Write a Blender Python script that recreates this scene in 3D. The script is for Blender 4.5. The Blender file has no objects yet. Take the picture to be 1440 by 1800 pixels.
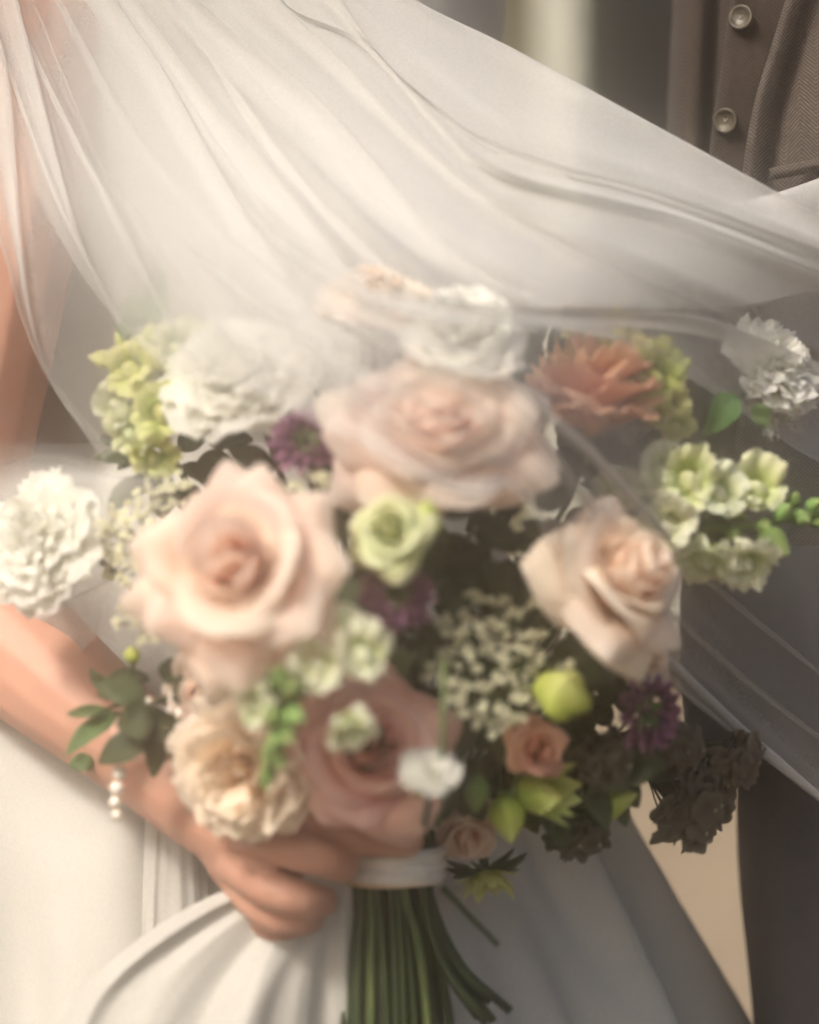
import bpy, bmesh, math, random
import numpy as np
from mathutils import Vector, Matrix
R = math.radians
rng = np.random.default_rng(7)
random.seed(7)
scn = bpy.context.scene
col = scn.collection

# ------------------------------------------------------------------ camera, world, sun, exposure
CAM_D, CAM_Z, FW = 1.33, 1.0, 0.375          # metres to the bouquet plane (Y=0); height; width of view there
cam_d = bpy.data.cameras.new('camera'); cam = bpy.data.objects.new('camera', cam_d); col.objects.link(cam)
cam.location = (0, -CAM_D, CAM_Z); cam.rotation_euler = (R(90), 0, 0)
cam_d.sensor_fit = 'HORIZONTAL'; cam_d.sensor_width = 24.0; cam_d.lens = 24.0 * CAM_D / FW
cam_d.clip_start = 0.05; cam_d.clip_end = 400
cam_d.dof.use_dof = True; cam_d.dof.focus_distance = CAM_D + 0.095; cam_d.dof.aperture_fstop = 2.5
scn.camera = cam
SUN_DIR = Vector((-0.46, -0.58, 0.69)).normalized()
el = math.asin(SUN_DIR.z); az = math.atan2(SUN_DIR.x, SUN_DIR.y)
w = bpy.data.worlds.new('World'); scn.world = w; w.use_nodes = True
nt = w.node_tree; bg = nt.nodes['Background']
sky = nt.nodes.new('ShaderNodeTexSky'); sky.sky_type = 'NISHITA'; sky.sun_disc = False
sky.sun_elevation = el; sky.sun_rotation = az; sky.air_density = 1.0; sky.dust_density = 4.0; sky.ozone_density = 0.6
nt.links.new(sky.outputs[0], bg.inputs[0]); bg.inputs[1].default_value = 0.11
sd = bpy.data.lights.new('sun', 'SUN'); sun = bpy.data.objects.new('sun', sd); col.objects.link(sun)
sd.energy = 3.9; sd.angle = R(10); sd.color = (1.0, 0.955, 0.885)
sun.rotation_euler = (-SUN_DIR).to_track_quat('-Z', 'Y').to_euler()
scn.view_settings.view_transform = 'Standard'; scn.view_settings.look = 'None'
scn.view_settings.exposure = 0.95; scn.view_settings.gamma = 1.0
scn.render.engine = 'CYCLES'
cy = scn.cycles
cy.use_denoising = True
cy.max_bounces = 14; cy.diffuse_bounces = 10; cy.glossy_bounces = 2; cy.transmission_bounces = 6
cy.transparent_max_bounces = 40; cy.volume_bounces = 1
cy.sample_clamp_indirect = 6.0
HAZE = 0.28                                   # density of the haze added to lift blacks and imitate soft-focus bloom

# ------------------------------------------------------------------ helpers
def S(Y): return FW / 1440.0 * (CAM_D + Y) / CAM_D
def P(x, y, Y=0.0): return Vector(((x - 720) * S(Y), Y, CAM_Z - (y - 900) * S(Y)))
def clamp01(a): return np.clip(a, 0, 1)
def sm(a): a = clamp01(a); return a * a * (3 - 2 * a)
def link(o): col.objects.link(o); return o
def tag(o, label=None, cat=None, group=None, kind=None):
    if label: o['label'] = label
    if cat: o['category'] = cat
    if group: o['group'] = group
    if kind: o['kind'] = kind
    return o
def empty(name, M, label=None, cat=None, group=None):
    o = bpy.data.objects.new(name, None); o.empty_display_size = .01
    o.matrix_world = M; link(o); return tag(o, label, cat, group)
def mesh_obj(name, me, mat, parent=None, M=None):
    o = bpy.data.objects.new(name, me)
    if mat and not me.materials: me.materials.append(mat)
    link(o)
    if parent: o.parent = parent
    if M is not None: o.matrix_local = M
    return o
def raw_mesh(name, V, F, UV=None, smooth=True, attr=None):
    me = bpy.data.meshes.new(name)
    me.from_pydata([tuple(v) for v in V], [], [tuple(f) for f in F])
    if UV is not None:
        l = me.uv_layers.new(name='UVMap'); vi = np.zeros(len(me.loops), int)
        me.loops.foreach_get('vertex_index', vi)
        l.data.foreach_set('uv', np.asarray(UV, float)[vi].ravel())
    if attr is not None:
        a = me.attributes.new('weave', 'FLOAT', 'POINT'); a.data.foreach_set('value', np.asarray(attr, float))
    if smooth: me.polygons.foreach_set('use_smooth', [True] * len(me.polygons))
    me.update(); return me
def grid_faces(nv, nu, wrap=False, off=0):
    F = []
    for j in range(nv - 1):
        for i in range(nu if wrap else nu - 1):
            k = (i + 1) % nu
            F.append((off + j * nu + i, off + j * nu + k, off + (j + 1) * nu + k, off + (j + 1) * nu + i))
    return F
def grid_mesh(name, G, wrap=False, attr=None):
    nv, nu = G.shape[:2]
    uu, vv = np.meshgrid(np.linspace(0, 1, nu), np.linspace(0, 1, nv))
    return raw_mesh(name, G.reshape(-1, 3), grid_faces(nv, nu, wrap), np.stack([uu.ravel(), vv.ravel()], 1), attr=attr)
def cat_rom(pts, n):
    """smooth polyline through points (k,d) -> (n,d), even in arc length"""
    p = np.asarray(pts, float)
    if len(p) == 2: p = np.array([p[0], (p[0] + p[1]) / 2, p[1]])
    q = np.vstack([2 * p[0] - p[1], p, 2 * p[-1] - p[-2]]); out = []
    for i in range(len(p) - 1):
        a, b, c, d = q[i:i + 4]
        for t in np.linspace(0, 1, 16, endpoint=False):
            out.append(.5 * (2 * b + (c - a) * t + (2 * a - 5 * b + 4 * c - d) * t * t + (3 * b - a - 3 * c + d) * t ** 3))
    out.append(p[-1]); out = np.array(out)
    d = np.r_[0, np.cumsum(np.linalg.norm(np.diff(out, axis=0), axis=1))]; d /= d[-1]
    return np.stack([np.interp(np.linspace(0, 1, n), d, out[:, k]) for k in range(out.shape[1])], 1)
def tube(name, pts, rad, n=14, k=8, cap=True):
    c = cat_rom(pts, n); rad = np.interp(np.linspace(0, 1, n), np.linspace(0, 1, len(rad)), rad)
    T = np.gradient(c, axis=0); T /= np.linalg.norm(T, axis=1)[:, None] + 1e-12
    up = np.array([.13, 1, .21]) if abs(T[0][1]) < .8 else np.array([1., .1, .2]); G = []
    for i in range(n):
        a = np.cross(T[i], up); a /= np.linalg.norm(a); b = np.cross(a, T[i])
        th = np.arange(k) * 2 * np.pi / k
        G.append(c[i] + rad[i] * (np.cos(th)[:, None] * a + np.sin(th)[:, None] * b)); up = b
    G = np.array(G); uu, vv = np.meshgrid(np.linspace(0, 1, k), np.linspace(0, 1, n))
    F = grid_faces(n, k, True)
    if cap: F += [tuple(range(k))[::-1], tuple(range((n - 1) * k, n * k))]
    return raw_mesh(name, G.reshape(-1, 3), F, np.stack([uu.ravel(), vv.ravel()], 1))
def join_meshes(name, meshes, mats=None):
    V, F, UV, off = [], [], [], 0
    for me in meshes:
        V += [v.co[:] for v in me.vertices]; F += [tuple(off + i for i in p.vertices) for p in me.polygons]
        uv = np.zeros((len(me.vertices), 2))
        if me.uv_layers:
            for lp, d in zip(me.loops, me.uv_layers[0].data): uv[lp.vertex_index] = d.uv
        UV.append(uv); off += len(me.vertices)
    return raw_mesh(name, V, F, np.vstack(UV))
def frame(pos, n, roll=0.0):
    n = Vector(n).normalized(); up = Vector((0, 0, 1))
    if abs(n.z) > .95: up = Vector((0, 1, 0))
    x = up.cross(n).normalized(); y = n.cross(x)
    M = Matrix((x, y, n)).transposed().to_4x4() @ Matrix.Rotation(roll, 4, 'Z')
    M.translation = pos; return M

# ------------------------------------------------------------------ materials
def nodes(name):
    m = bpy.data.materials.new(name); m.use_nodes = True; t = m.node_tree; t.nodes.clear()
    return m, t, (lambda k: t.nodes.new('ShaderNode' + k)), t.links.new
def mix_rgb(N, L, fac, a, b, mode='MIX'):
    n = N('Mix'); n.data_type = 'RGBA'; n.blend_type = mode
    for s, v in ((0, fac), (6, a), (7, b)):
        if hasattr(v, 'links'): L(v, n.inputs[s])
        elif isinstance(v, (int, float)): n.inputs[s].default_value = v
        else: n.inputs[s].default_value = (*v, 1)
    return n.outputs[2]
def math_n(N, L, op, a, b=None, c=None):
    n = N('Math'); n.operation = op
    for i, v in enumerate((a, b, c)):
        if v is None: continue
        if hasattr(v, 'links'): L(v, n.inputs[i])
        else: n.inputs[i].default_value = v
    return n.outputs[0]
def petal_mat(name, base, mid, tip, transl=.35, rough=.6, var=.1, vein=.12):
    m, t, N, L = nodes(name)
    tc = N('UVMap'); sep = N('SeparateXYZ'); L(tc.outputs[0], sep.inputs[0])
    oi = N('ObjectInfo')
    cr = N('ValToRGB'); e = cr.color_ramp.elements
    e[0].position = .12; e[0].color = (*base, 1); e[1].position = 1; e[1].color = (*tip, 1)
    k = e.new(.55); k.color = (*mid, 1)
    nz = N('TexNoise'); nz.inputs['Scale'].default_value = 90; nz.inputs['Detail'].default_value = 3
    obj = N('TexCoord'); L(obj.outputs['Object'], nz.inputs[0])
    v = math_n(N, L, 'MULTIPLY_ADD', nz.outputs[0], .22, -.11); v = math_n(N, L, 'ADD', sep.outputs[1], v)
    L(v, cr.inputs[0])
    hs = N('HueSaturation'); L(cr.outputs[0], hs.inputs['Color'])
    L(math_n(N, L, 'MULTIPLY_ADD', oi.outputs['Random'], .03, .485), hs.inputs['Hue'])
    L(math_n(N, L, 'MULTIPLY_ADD', oi.outputs['Random'], 2 * var, 1 - var), hs.inputs['Value'])
    wv = N('TexWave'); wv.inputs['Scale'].default_value = 5; wv.inputs['Distortion'].default_value = 1.2; wv.inputs['Detail'].default_value = 2
    L(tc.outputs[0], wv.inputs[0])
    bp = N('Bump'); bp.inputs['Strength'].default_value = vein; bp.inputs['Distance'].default_value = .0006; L(wv.outputs[1], bp.inputs['Height'])
    p = N('BsdfPrincipled'); p.inputs['Roughness'].default_value = rough; p.inputs['Specular IOR Level'].default_value = .3
    p.inputs['Sheen Weight'].default_value = .15
    L(hs.outputs[0], p.inputs['Base Color']); L(bp.outputs[0], p.inputs['Normal'])
    tr = N('BsdfTranslucent'); L(hs.outputs[0], tr.inputs[0]); L(bp.outputs[0], tr.inputs['Normal'])
    mx = N('MixShader'); mx.inputs[0].default_value = transl; L(p.outputs[0], mx.inputs[1]); L(tr.outputs[0], mx.inputs[2])
    o = N('OutputMaterial'); L(mx.outputs[0], o.inputs[0]); return m
def plain_mat(name, a, b, scale=40, rough=.6, bump=.2, spec=.3, transl=0, dist=.001, sss=0, detail=4):
    m, t, N, L = nodes(name)
    tc = N('TexCoord'); nz = N('TexNoise'); nz.inputs['Scale'].default_value = scale; nz.inputs['Detail'].default_value = detail
    L(tc.outputs['Object'], nz.inputs[0])
    cr = N('ValToRGB'); cr.color_ramp.elements[0].position = .3; cr.color_ramp.elements[1].position = .7
    cr.color_ramp.elements[0].color = (*a, 1); cr.color_ramp.elements[1].color = (*b, 1); L(nz.outputs[0], cr.inputs[0])
    bp = N('Bump'); bp.inputs['Strength'].default_value = bump; bp.inputs['Distance'].default_value = dist; L(nz.outputs[0], bp.inputs['Height'])
    p = N('BsdfPrincipled'); p.inputs['Roughness'].default_value = rough; p.inputs['Specular IOR Level'].default_value = spec
    L(cr.outputs[0], p.inputs['Base Color']); L(bp.outputs[0], p.inputs['Normal'])
    if sss:
        p.inputs['Subsurface Weight'].default_value = sss; p.inputs['Subsurface Radius'].default_value = (1, .35, .2); p.inputs['Subsurface Scale'].default_value = .006
    out = p.outputs[0]
    if transl:
        tr = N('BsdfTranslucent'); L(cr.outputs[0], tr.inputs[0]); mx = N('MixShader'); mx.inputs[0].default_value = transl
        L(out, mx.inputs[1]); L(tr.outputs[0], mx.inputs[2]); out = mx.outputs[0]
    o = N('OutputMaterial'); L(out, o.inputs[0]); return m
def herring_mat(name, dark, light, colw, freq, amount):
    m, t, N, L = nodes(name)
    tc = N('TexCoord'); sp = N('SeparateXYZ'); L(tc.outputs['Object'], sp.inputs[0])
    nzw = N('TexNoise'); nzw.inputs['Scale'].default_value = 25; L(tc.outputs['Object'], nzw.inputs[0])
    x = math_n(N, L, 'MULTIPLY_ADD', nzw.outputs[0], .003, sp.outputs[0])
    xa = math_n(N, L, 'PINGPONG', x, colw)
    z = math_n(N, L, 'MULTIPLY_ADD', xa, 1.1, sp.outputs[2])
    z = math_n(N, L, 'MULTIPLY', z, freq); fr = math_n(N, L, 'FRACT', z)
    st = N('MapRange'); st.interpolation_type = 'SMOOTHSTEP'; st.inputs[1].default_value = .45; st.inputs[2].default_value = .75; L(fr, st.inputs[0])
    nz = N('TexNoise'); nz.inputs['Scale'].default_value = 420; nz.inputs['Detail'].default_value = 3; L(tc.outputs['Object'], nz.inputs[0])
    f = math_n(N, L, 'MULTIPLY', st.outputs[0], math_n(N, L, 'MULTIPLY_ADD', nz.outputs[0], 1.7, -.25))
    big = N('TexNoise'); big.inputs['Scale'].default_value = 60; L(tc.outputs['Object'], big.inputs[0])
    f = math_n(N, L, 'MULTIPLY', f, math_n(N, L, 'MULTIPLY_ADD', big.outputs[0], amount, amount * .5))
    c = mix_rgb(N, L, f, dark, light)
    c = mix_rgb(N, L, math_n(N, L, 'MULTIPLY', nz.outputs[0], .10), c, tuple(.5 * (a + b) for a, b in zip(dark, light)))
    bp = N('Bump'); bp.inputs['Strength'].default_value = .5; bp.inputs['Distance'].default_value = .0006; L(f, bp.inputs['Height'])
    p = N('BsdfPrincipled'); p.inputs['Roughness'].default_value = .9; p.inputs['Specular IOR Level'].default_value = .15; p.inputs['Sheen Weight'].default_value = .05
    L(c, p.inputs['Base Color']); L(bp.outputs[0], p.inputs['Normal'])
    o = N('OutputMaterial'); L(p.outputs[0], o.inputs[0]); return m
def tulle_mat():
    m, t, N, L = nodes('tulle')
    at = N('Attribute'); at.attribute_name = 'weave'
    g = N('NewGeometry'); dp = N('VectorMath'); dp.operation = 'DOT_PRODUCT'; L(g.outputs['Normal'], dp.inputs[0]); L(g.outputs['Incoming'], dp.inputs[1])
    c = math_n(N, L, 'MAXIMUM', math_n(N, L, 'ABSOLUTE', dp.outputs['Value']), .40)     # threads crowd together where the net turns edge-on
    tc = N('TexCoord'); nz = N('TexNoise'); nz.inputs['Scale'].default_value = 900; nz.inputs['Detail'].default_value = 1; L(tc.outputs['Object'], nz.inputs[0])
    d = math_n(N, L, 'MULTIPLY', at.outputs['Fac'], math_n(N, L, 'MULTIPLY_ADD', nz.outputs[0], .5, .75))
    a = math_n(N, L, 'SUBTRACT', 1, math_n(N, L, 'POWER', math_n(N, L, 'SUBTRACT', 1, d), math_n(N, L, 'DIVIDE', 1, c)))
    wn = N('TexWhiteNoise'); wn.noise_dimensions = '3D'; sc = N('VectorMath'); sc.operation = 'SCALE'; L(tc.outputs['Object'], sc.inputs[0]); sc.inputs['Scale'].default_value = 4000; L(sc.outputs[0], wn.inputs[0])
    jt = N('VectorMath'); jt.operation = 'MULTIPLY_ADD'; L(wn.outputs['Color'], jt.inputs[0]); jt.inputs[1].default_value = (1.6,) * 3; jt.inputs[2].default_value = (-0.8,) * 3
    ad = N('VectorMath'); L(g.outputs['Normal'], ad.inputs[0]); L(jt.outputs[0], ad.inputs[1])
    nm = N('VectorMath'); nm.operation = 'NORMALIZE'; L(ad.outputs[0], nm.inputs[0])     # round threads face every way
    df = N('BsdfDiffuse'); df.inputs[0].default_value = (.77, .755, .73, 1)
    tr = N('BsdfTranslucent'); tr.inputs[0].default_value = (.77, .755, .73, 1)
    L(nm.outputs[0], df.inputs['Normal']); L(nm.outputs[0], tr.inputs['Normal'])
    mx = N('MixShader'); mx.inputs[0].default_value = .2; L(df.outputs[0], mx.inputs[1]); L(tr.outputs[0], mx.inputs[2])
    tp = N('BsdfTransparent'); m2 = N('MixShader'); L(a, m2.inputs[0]); L(tp.outputs[0], m2.inputs[1]); L(mx.outputs[0], m2.inputs[2])
    o = N('OutputMaterial'); L(m2.outputs[0], o.inputs[0]); return m

M = {}
M['peach'] = petal_mat('peach_petal', (.94, .60, .46), (.94, .71, .59), (.94, .84, .74), var=.05, transl=.5)
M['blush'] = petal_mat('blush_petal', (.95, .62, .52), (.95, .74, .65), (.95, .86, .78), transl=.5)
M['dusty'] = petal_mat('dusty_pink_petal', (.78, .37, .31), (.85, .48, .41), (.91, .66, .58), transl=.45)
M['apricot'] = petal_mat('apricot_petal', (.80, .36, .08), (.88, .46, .18), (.90, .60, .40))
M['coral'] = petal_mat('coral_petal', (.72, .30, .14), (.76, .38, .24), (.80, .48, .36))
M['cream'] = petal_mat('cream_peach_petal', (.80, .58, .40), (.87, .70, .55), (.90, .79, .67))
M['white'] = petal_mat('white_petal', (.78, .77, .62), (.89, .88, .81), (.93, .92, .87), transl=.5, var=.03, vein=.1)
M['greenwhite'] = petal_mat('green_white_petal', (.52, .62, .22), (.74, .76, .50), (.84, .84, .68), var=.06)
M['celadon'] = petal_mat('pale_green_petal', (.42, .52, .12), (.62, .68, .30), (.80, .80, .56), var=.07)
M['lime'] = petal_mat('lime_petal', (.36, .48, .07), (.56, .64, .13), (.70, .73, .28), var=.08)
M['yellowgreen'] = petal_mat('yellow_green_petal', (.42, .50, .08), (.66, .70, .22), (.80, .78, .40), var=.08)
M['lace'] = petal_mat('lace_petal', (.52, .52, .28), (.72, .69, .50), (.80, .77, .60), var=.15)
M['purple'] = petal_mat('purple_petal', (.07, .025, .045), (.17, .065, .12), (.32, .14, .23), transl=.2)
M['bronze'] = petal_mat('bronze_petal', (.05, .042, .026), (.085, .072, .048), (.12, .104, .074), transl=.15)
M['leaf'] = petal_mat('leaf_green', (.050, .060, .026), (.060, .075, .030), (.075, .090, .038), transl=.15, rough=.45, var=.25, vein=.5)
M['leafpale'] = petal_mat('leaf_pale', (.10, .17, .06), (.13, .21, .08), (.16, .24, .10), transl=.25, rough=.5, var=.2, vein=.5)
M['budgreen'] = petal_mat('bud_green', (.10, .19, .04), (.17, .27, .07), (.28, .36, .13), transl=.2, var=.2)
M['stem'] = plain_mat('stem_green', (.022, .034, .013), (.048, .066, .022), 60, .5, .3)
M['stemmid'] = plain_mat('stem_mid_green', (.05, .072, .024), (.095, .12, .04), 60, .5, .3)
M['stemlight'] = plain_mat('stem_light', (.08, .115, .04), (.13, .17, .06), 60, .5, .3)
M['skin'] = plain_mat('skin', (.50, .265, .19), (.58, .325, .24), 30, .5, .12, .35, sss=.25, dist=.0006)
M['nail'] = plain_mat('nail', (.72, .45, .38), (.76, .5, .42), 30, .25, .02, .5)
M['satin'] = plain_mat('satin', (.50, .48, .45), (.56, .54, .505), 500, .5, .1, .35, transl=.12, dist=.0003)
M['dress'] = plain_mat('dress_cloth', (.56, .54, .505), (.62, .60, .56), 700, .75, .25, .2, transl=.1, dist=.0004)
M['ribbon'] = plain_mat('ribbon_satin', (.74, .71, .66), (.82, .79, .74), 300, .35, .15, .5, dist=.0004)
M['pearl'] = plain_mat('pearl', (.82, .72, .62), (.86, .78, .70), 60, .16, .02, .7, sss=.2)
M['button'] = plain_mat('horn_button', (.03, .025, .018), (.12, .10, .07), 140, .38, .05, .3)
M['waist'] = herring_mat('waistcoat_wool', (.010, .006, .004), (.22, .17, .135), .0046, 440, .6)
M['jacket'] = herring_mat('jacket_tweed', (.009, .005, .004), (.36, .30, .255), .0075, 480, .75)
M['trouser'] = plain_mat('trouser_wool', (.075, .073, .080), (.10, .098, .106), 350, .9, .4, .15, dist=.0005)
M['thread'] = plain_mat('thread', (.35, .32, .27), (.45, .42, .36), 200)
M['tulle'] = tulle_mat()
M['plaster'] = plain_mat('warm_plaster', (.44, .36, .27), (.52, .43, .33), 6, .9, .3, .1, dist=.004)
M['paleframe'] = plain_mat('pale_painted_wood', (.52, .52, .44), (.60, .59, .50), 12, .6, .2)
M['darkpane'] = plain_mat('dark_window_glass', (.014, .013, .011), (.025, .022, .018), 3, .3, .02, .4)
M['olive'] = plain_mat('olive_curtain', (.20, .18, .11), (.26, .23, .14), 8, .8, .2)
M['paving'] = plain_mat('paving_stone', (.13, .11, .085), (.18, .15, .12), 4, .9, .4, .15, dist=.004)

# ------------------------------------------------------------------ petals and flower builders
def petal_grid(L, W, r0=.002, z0=0., a=(0, 20, 40), th=0., cup=1.0, flat=1.8, top=(.25, 2.5, 0.), ruf=(0., 5.), serr=(0., 9.),
               side=.6, base=.35, taper=.25, spiral=0., nu=11, nv=12, seed=0):
    rr = np.random.default_rng(int(seed) + 11)
    u = np.linspace(-1, 1, nu); v = np.linspace(0, 1, nv); U, V = np.meshgrid(u, v)
    tf = 1 - top[0] * np.abs(u) ** top[1] + top[2] * np.exp(-(u / .22) ** 2)
    if serr[0]: tf = tf + serr[0] * (rr.random(nu) - .5) * 2 + serr[0] * .6 * np.sin(serr[1] * u + rr.random() * 6)
    A = np.radians(a[0] + (a[1] - a[0]) * sm(V / .55) + a[2] * sm((V - .55) / .45) * (1 + side * U ** 2))
    dl = L * tf[None, :] / (nv - 1) * np.ones_like(V)
    sr = np.sin(A) * dl; cz = np.cos(A) * dl; sr[0] = 0; cz[0] = 0
    r = r0 + np.cumsum(sr, 0) + spiral * U; z = z0 + np.cumsum(cz, 0)
    shp = (base + (1 - base) * np.sin(np.pi / 2 * np.minimum(1, V / .62))) * (1 - taper * sm((V - .7) / .3))
    wd = W * shp; Rc = np.maximum(np.abs(r) * cup, wd / flat); psi = U * wd / Rc
    x = r - Rc + Rc * np.cos(psi); y = Rc * np.sin(psi)
    ph = rr.random(3) * 6.28
    dn = ruf[0] * V ** 2 * (np.sin(ruf[1] * U + ph[0]) * (.4 + .6 * np.abs(U)) + .5 * np.sin(ruf[1] * 2.1 * U + ph[1] + V * 3))
    dn = dn + .05 * W * np.sin(2.1 * U + ph[2]) * V
    x = x + dn * np.cos(A); z = z - dn * np.sin(A)
    c, s = math.cos(th), math.sin(th)
    return np.stack([c * x - s * y, s * x + c * y, z], -1)
def add_petal(parent, mat, name='petal', **kw):
    return mesh_obj(name, grid_mesh(name, petal_grid(**kw)), mat, parent)
def bud_mesh(Lb, Rb, lobes=5, amp=.10, twist=1.2, tip=.35, n=12, k=20):
    v = np.linspace(0, 1, n); t = np.linspace(0, 2 * np.pi, k, endpoint=False)
    prof = np.sin(np.pi * v ** .8) ** .75 * (1 - tip * v ** 2); prof[0] = .18; prof[-1] = .04
    T, Vv = np.meshgrid(t, v); rad = Rb * prof[:, None] * (1 + amp * np.cos(lobes * (T + twist * Vv)))
    return grid_mesh('bud', np.stack([rad * np.cos(T), rad * np.sin(T), Lb * Vv], -1), wrap=True)
def leaf_grid(L, W, fold=.3, bend=.25, nu=7, nv=11, twist=0.):
    u = np.linspace(-1, 1, nu); v = np.linspace(0, 1, nv); U, V = np.meshgrid(u, v)
    wd = W * np.sin(np.pi * V ** .85) ** .8 + .0006
    x = U * wd; y = L * V; z = fold * np.abs(x) - bend * L * V ** 2 + .0006 * np.sin(9 * V + 2 * U)
    c = np.cos(twist * V); s = np.sin(twist * V)
    return np.stack([c * x - s * z, y, s * x + c * z], -1)

BIND = P(690, 1520, .0)          # where the stems are held together
stem_rng = np.random.default_rng(3)
def stem_for(parent, Mw, mat=None, rad=.0018, below=True, k=7):
    mat = mat or (M['stem'] if stem_rng.random() < .75 else M['stemmid'])
    base = Mw.translation; n = Mw.col[2].xyz
    ang = stem_rng.random() * 6.28; rr_ = math.sqrt(stem_rng.random()) * .0185
    dx, dy = rr_ * math.cos(ang), rr_ * .85 * math.sin(ang)
    core = Vector((BIND.x * .6 + base.x * .4, .028 + .5 * dy + max(0, base.y) * .5, BIND.z * .55 + base.z * .45))
    pts = [base, base - n * .03 + Vector((0, .012, 0)), core, BIND + Vector((dx, dy, .016)), BIND + Vector((dx * 1.0, dy, -.012))]
    if below:
        sw = .35 * stem_rng.normal()
        dz = -.062 - stem_rng.random() * .012 if dx > .012 else -.14 - .04 * stem_rng.random()
        pts += [BIND + Vector((dx * 1.45 + .004 + .006 * sw, dy * 1.2, -.045)), BIND + Vector((dx * 2.0 + .010 + .012 * sw + (.006 if dx > .012 else 0), dy * 1.5, dz))]
    inv = Mw.inverted(); loc = [inv @ p for p in pts]
    return mesh_obj('stem', tube('stem', loc, [rad * .8, rad, rad], 22, k), mat, parent)
def calyx(parent, r, L=.012, mat=None, n=5, a=(30, 70, 20), z0=-.004):
    for i in range(n): add_petal(parent, mat or M['budgreen'], 'sepal', L=L, W=r * .5, r0=r * .2, z0=z0, a=a, th=i * 6.283 / n + .3, nu=5, nv=6, top=(.6, 1.5, .1), seed=i)

def rose(root, Rf, mat, n=30, openn=1.0, point=.1, seed=1, mats=None):
    rr = np.random.default_rng(seed); H = Rf * 1.05
    # tight heart
    for i in range(n):
        f = i / (n - 1); th = i * 2.39996 + rr.normal() * .22
        if f < .36:                        # wound heart
            if i % 2: continue
            g = f / .36
            kw = dict(L=H * (1.06 - .02 * g), W=Rf * (.28 + .56 * g), r0=Rf * (.02 + .08 * g), z0=.0, a=(14 + 42 * g, -5 + 6 * g, 6 + 16 * g * openn),
                      cup=1.0, flat=2.3 - .5 * g, top=(.06, 2.2, .0), spiral=Rf * .09, side=.2, base=.5, taper=.04)
        elif f < .66:                      # cup
            g = (f - .36) / .30
            kw = dict(L=H * (.86 + .20 * g), W=Rf * (.74 + .10 * g), r0=Rf * (.07 + .04 * g), z0=-Rf * .02, a=(50 + 12 * g, -1 + (7 + 16 * g) * openn, (20 + 42 * g) * openn),
                      cup=1.05, flat=1.7, top=(.16, 2.4, .05), spiral=Rf * .07, side=.6, base=.45, taper=.10, ruf=(Rf * .02, 4))
        else:                              # open outer petals with rolled-back sides
            g = (f - .66) / .34
            kw = dict(L=H * (1.10 + .14 * g), W=Rf * (.80 + .06 * g), r0=Rf * .11, z0=-Rf * (.04 + .12 * g), a=(66 + 10 * g, (24 + 34 * g) * openn + 6, (58 + 34 * g)),
                      cup=1.25, flat=1.5, top=(.24, 2.1, point), side=.75, base=.4, taper=.20, ruf=(Rf * .035, 3.4))
        kw['L'] *= 1 + rr.normal() * .06
        add_petal(root, (mats[min(len(mats) - 1, int(f * len(mats)))] if mats else mat), th=th, seed=seed * 100 + i, nu=17, nv=15, **kw)
def ruffled(root, Rf, mat, n=26, serr=.07, ruf=.10, seed=1, deep=1.0, side=.5, W=.5, mat2=None):
    rr = np.random.default_rng(seed)
    for i in range(n):
        f = i / (n - 1); th = i * 2.39996 + rr.normal() * .25
        t = 10 + 66 * f ** .9
        add_petal(root, mat2 if mat2 and f > .6 else mat, L=Rf * (.82 + .22 * f + rr.normal() * .05) * deep ** (1 - f), W=Rf * (W * (.75 + .5 * f)), r0=Rf * (.03 + .05 * f), z0=-Rf * .1 * f,
                  a=(t * .5, t * .85, t * .25 + 16 + rr.normal() * 8), th=th, cup=1.4, flat=1.3, top=(.12, 2, 0), ruf=(Rf * ruf, 5 + 3 * rr.random()), serr=(serr, 11),
                  side=side, base=.3, taper=-.05, nu=21, nv=13, seed=seed * 77 + i)
def cup_flower(root, Rf, mat, rings=((4, 20, 5), (5, 45, 15), (6, 66, 25)), seed=1, ruf=.06, W=.62, point=0., serr=0., nu=13):
    rr = np.random.default_rng(seed); k = 0
    for j, (n, t, tipc) in enumerate(rings):
        f = (j + 1) / len(rings)
        for i in range(n):
            add_petal(root, mat, L=Rf * (.70 + .36 * f + rr.normal() * .04), W=Rf * W * (.7 + .4 * f), r0=Rf * .05, z0=-Rf * .06 * j, a=(t + 22, t * .55, tipc + rr.normal() * 8), th=i * 6.283 / n + j * .55 + rr.normal() * .1,
                      cup=1.15, flat=1.5, top=(.2, 2.2, point), ruf=(Rf * ruf, 4.5), serr=(serr, 10), side=.7, base=.35, taper=.1, nu=nu, nv=11, seed=seed * 50 + k); k += 1
def lip_floret(parent, s, mat, Mx, seed=0, name='floret'):
    """snapdragon floret: a pouch with two upper lobes and three lower ones"""
    e = empty(name, Mx); e.parent = parent; e.matrix_world = parent.matrix_world @ Mx; e.matrix_parent_inverse = Matrix(); e.matrix_local = Mx
    rr = np.random.default_rng(seed)
    spec = [(55, s * 1.6, s * .85, 48), (125, s * 1.6, s * .85, 48), (205, s * 1.25, s * .62, 66), (270, s * 1.3, s * .75, 78), (335, s * 1.25, s * .62, 66)]
    for i, (d, L_, W_, t) in enumerate(spec):
        add_petal(e, mat, 'lobe', L=L_ * (1 + rr.normal() * .10), W=W_ * (1 + rr.normal() * .10), r0=s * .2, z0=-s * .5, a=(16, t * .55 + 9 * rr.normal(), t * .8 + 14 * rr.normal()), th=R(d) + rr.normal() * .2, cup=2.4, flat=1.25, top=(.26, 2.2, -.08),
                  ruf=(s * .22, 3.5 + 1.5 * rr.random()), serr=(.04, 9), side=.5, base=.6, taper=-.1, nu=13, nv=10, seed=seed * 9 + i)
    mesh_obj('palate', bud_mesh(s * .85, s * .46, 2, .18), mat, e, Matrix.Translation((0, -s * .12, -s * .42)))
    return e
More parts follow.
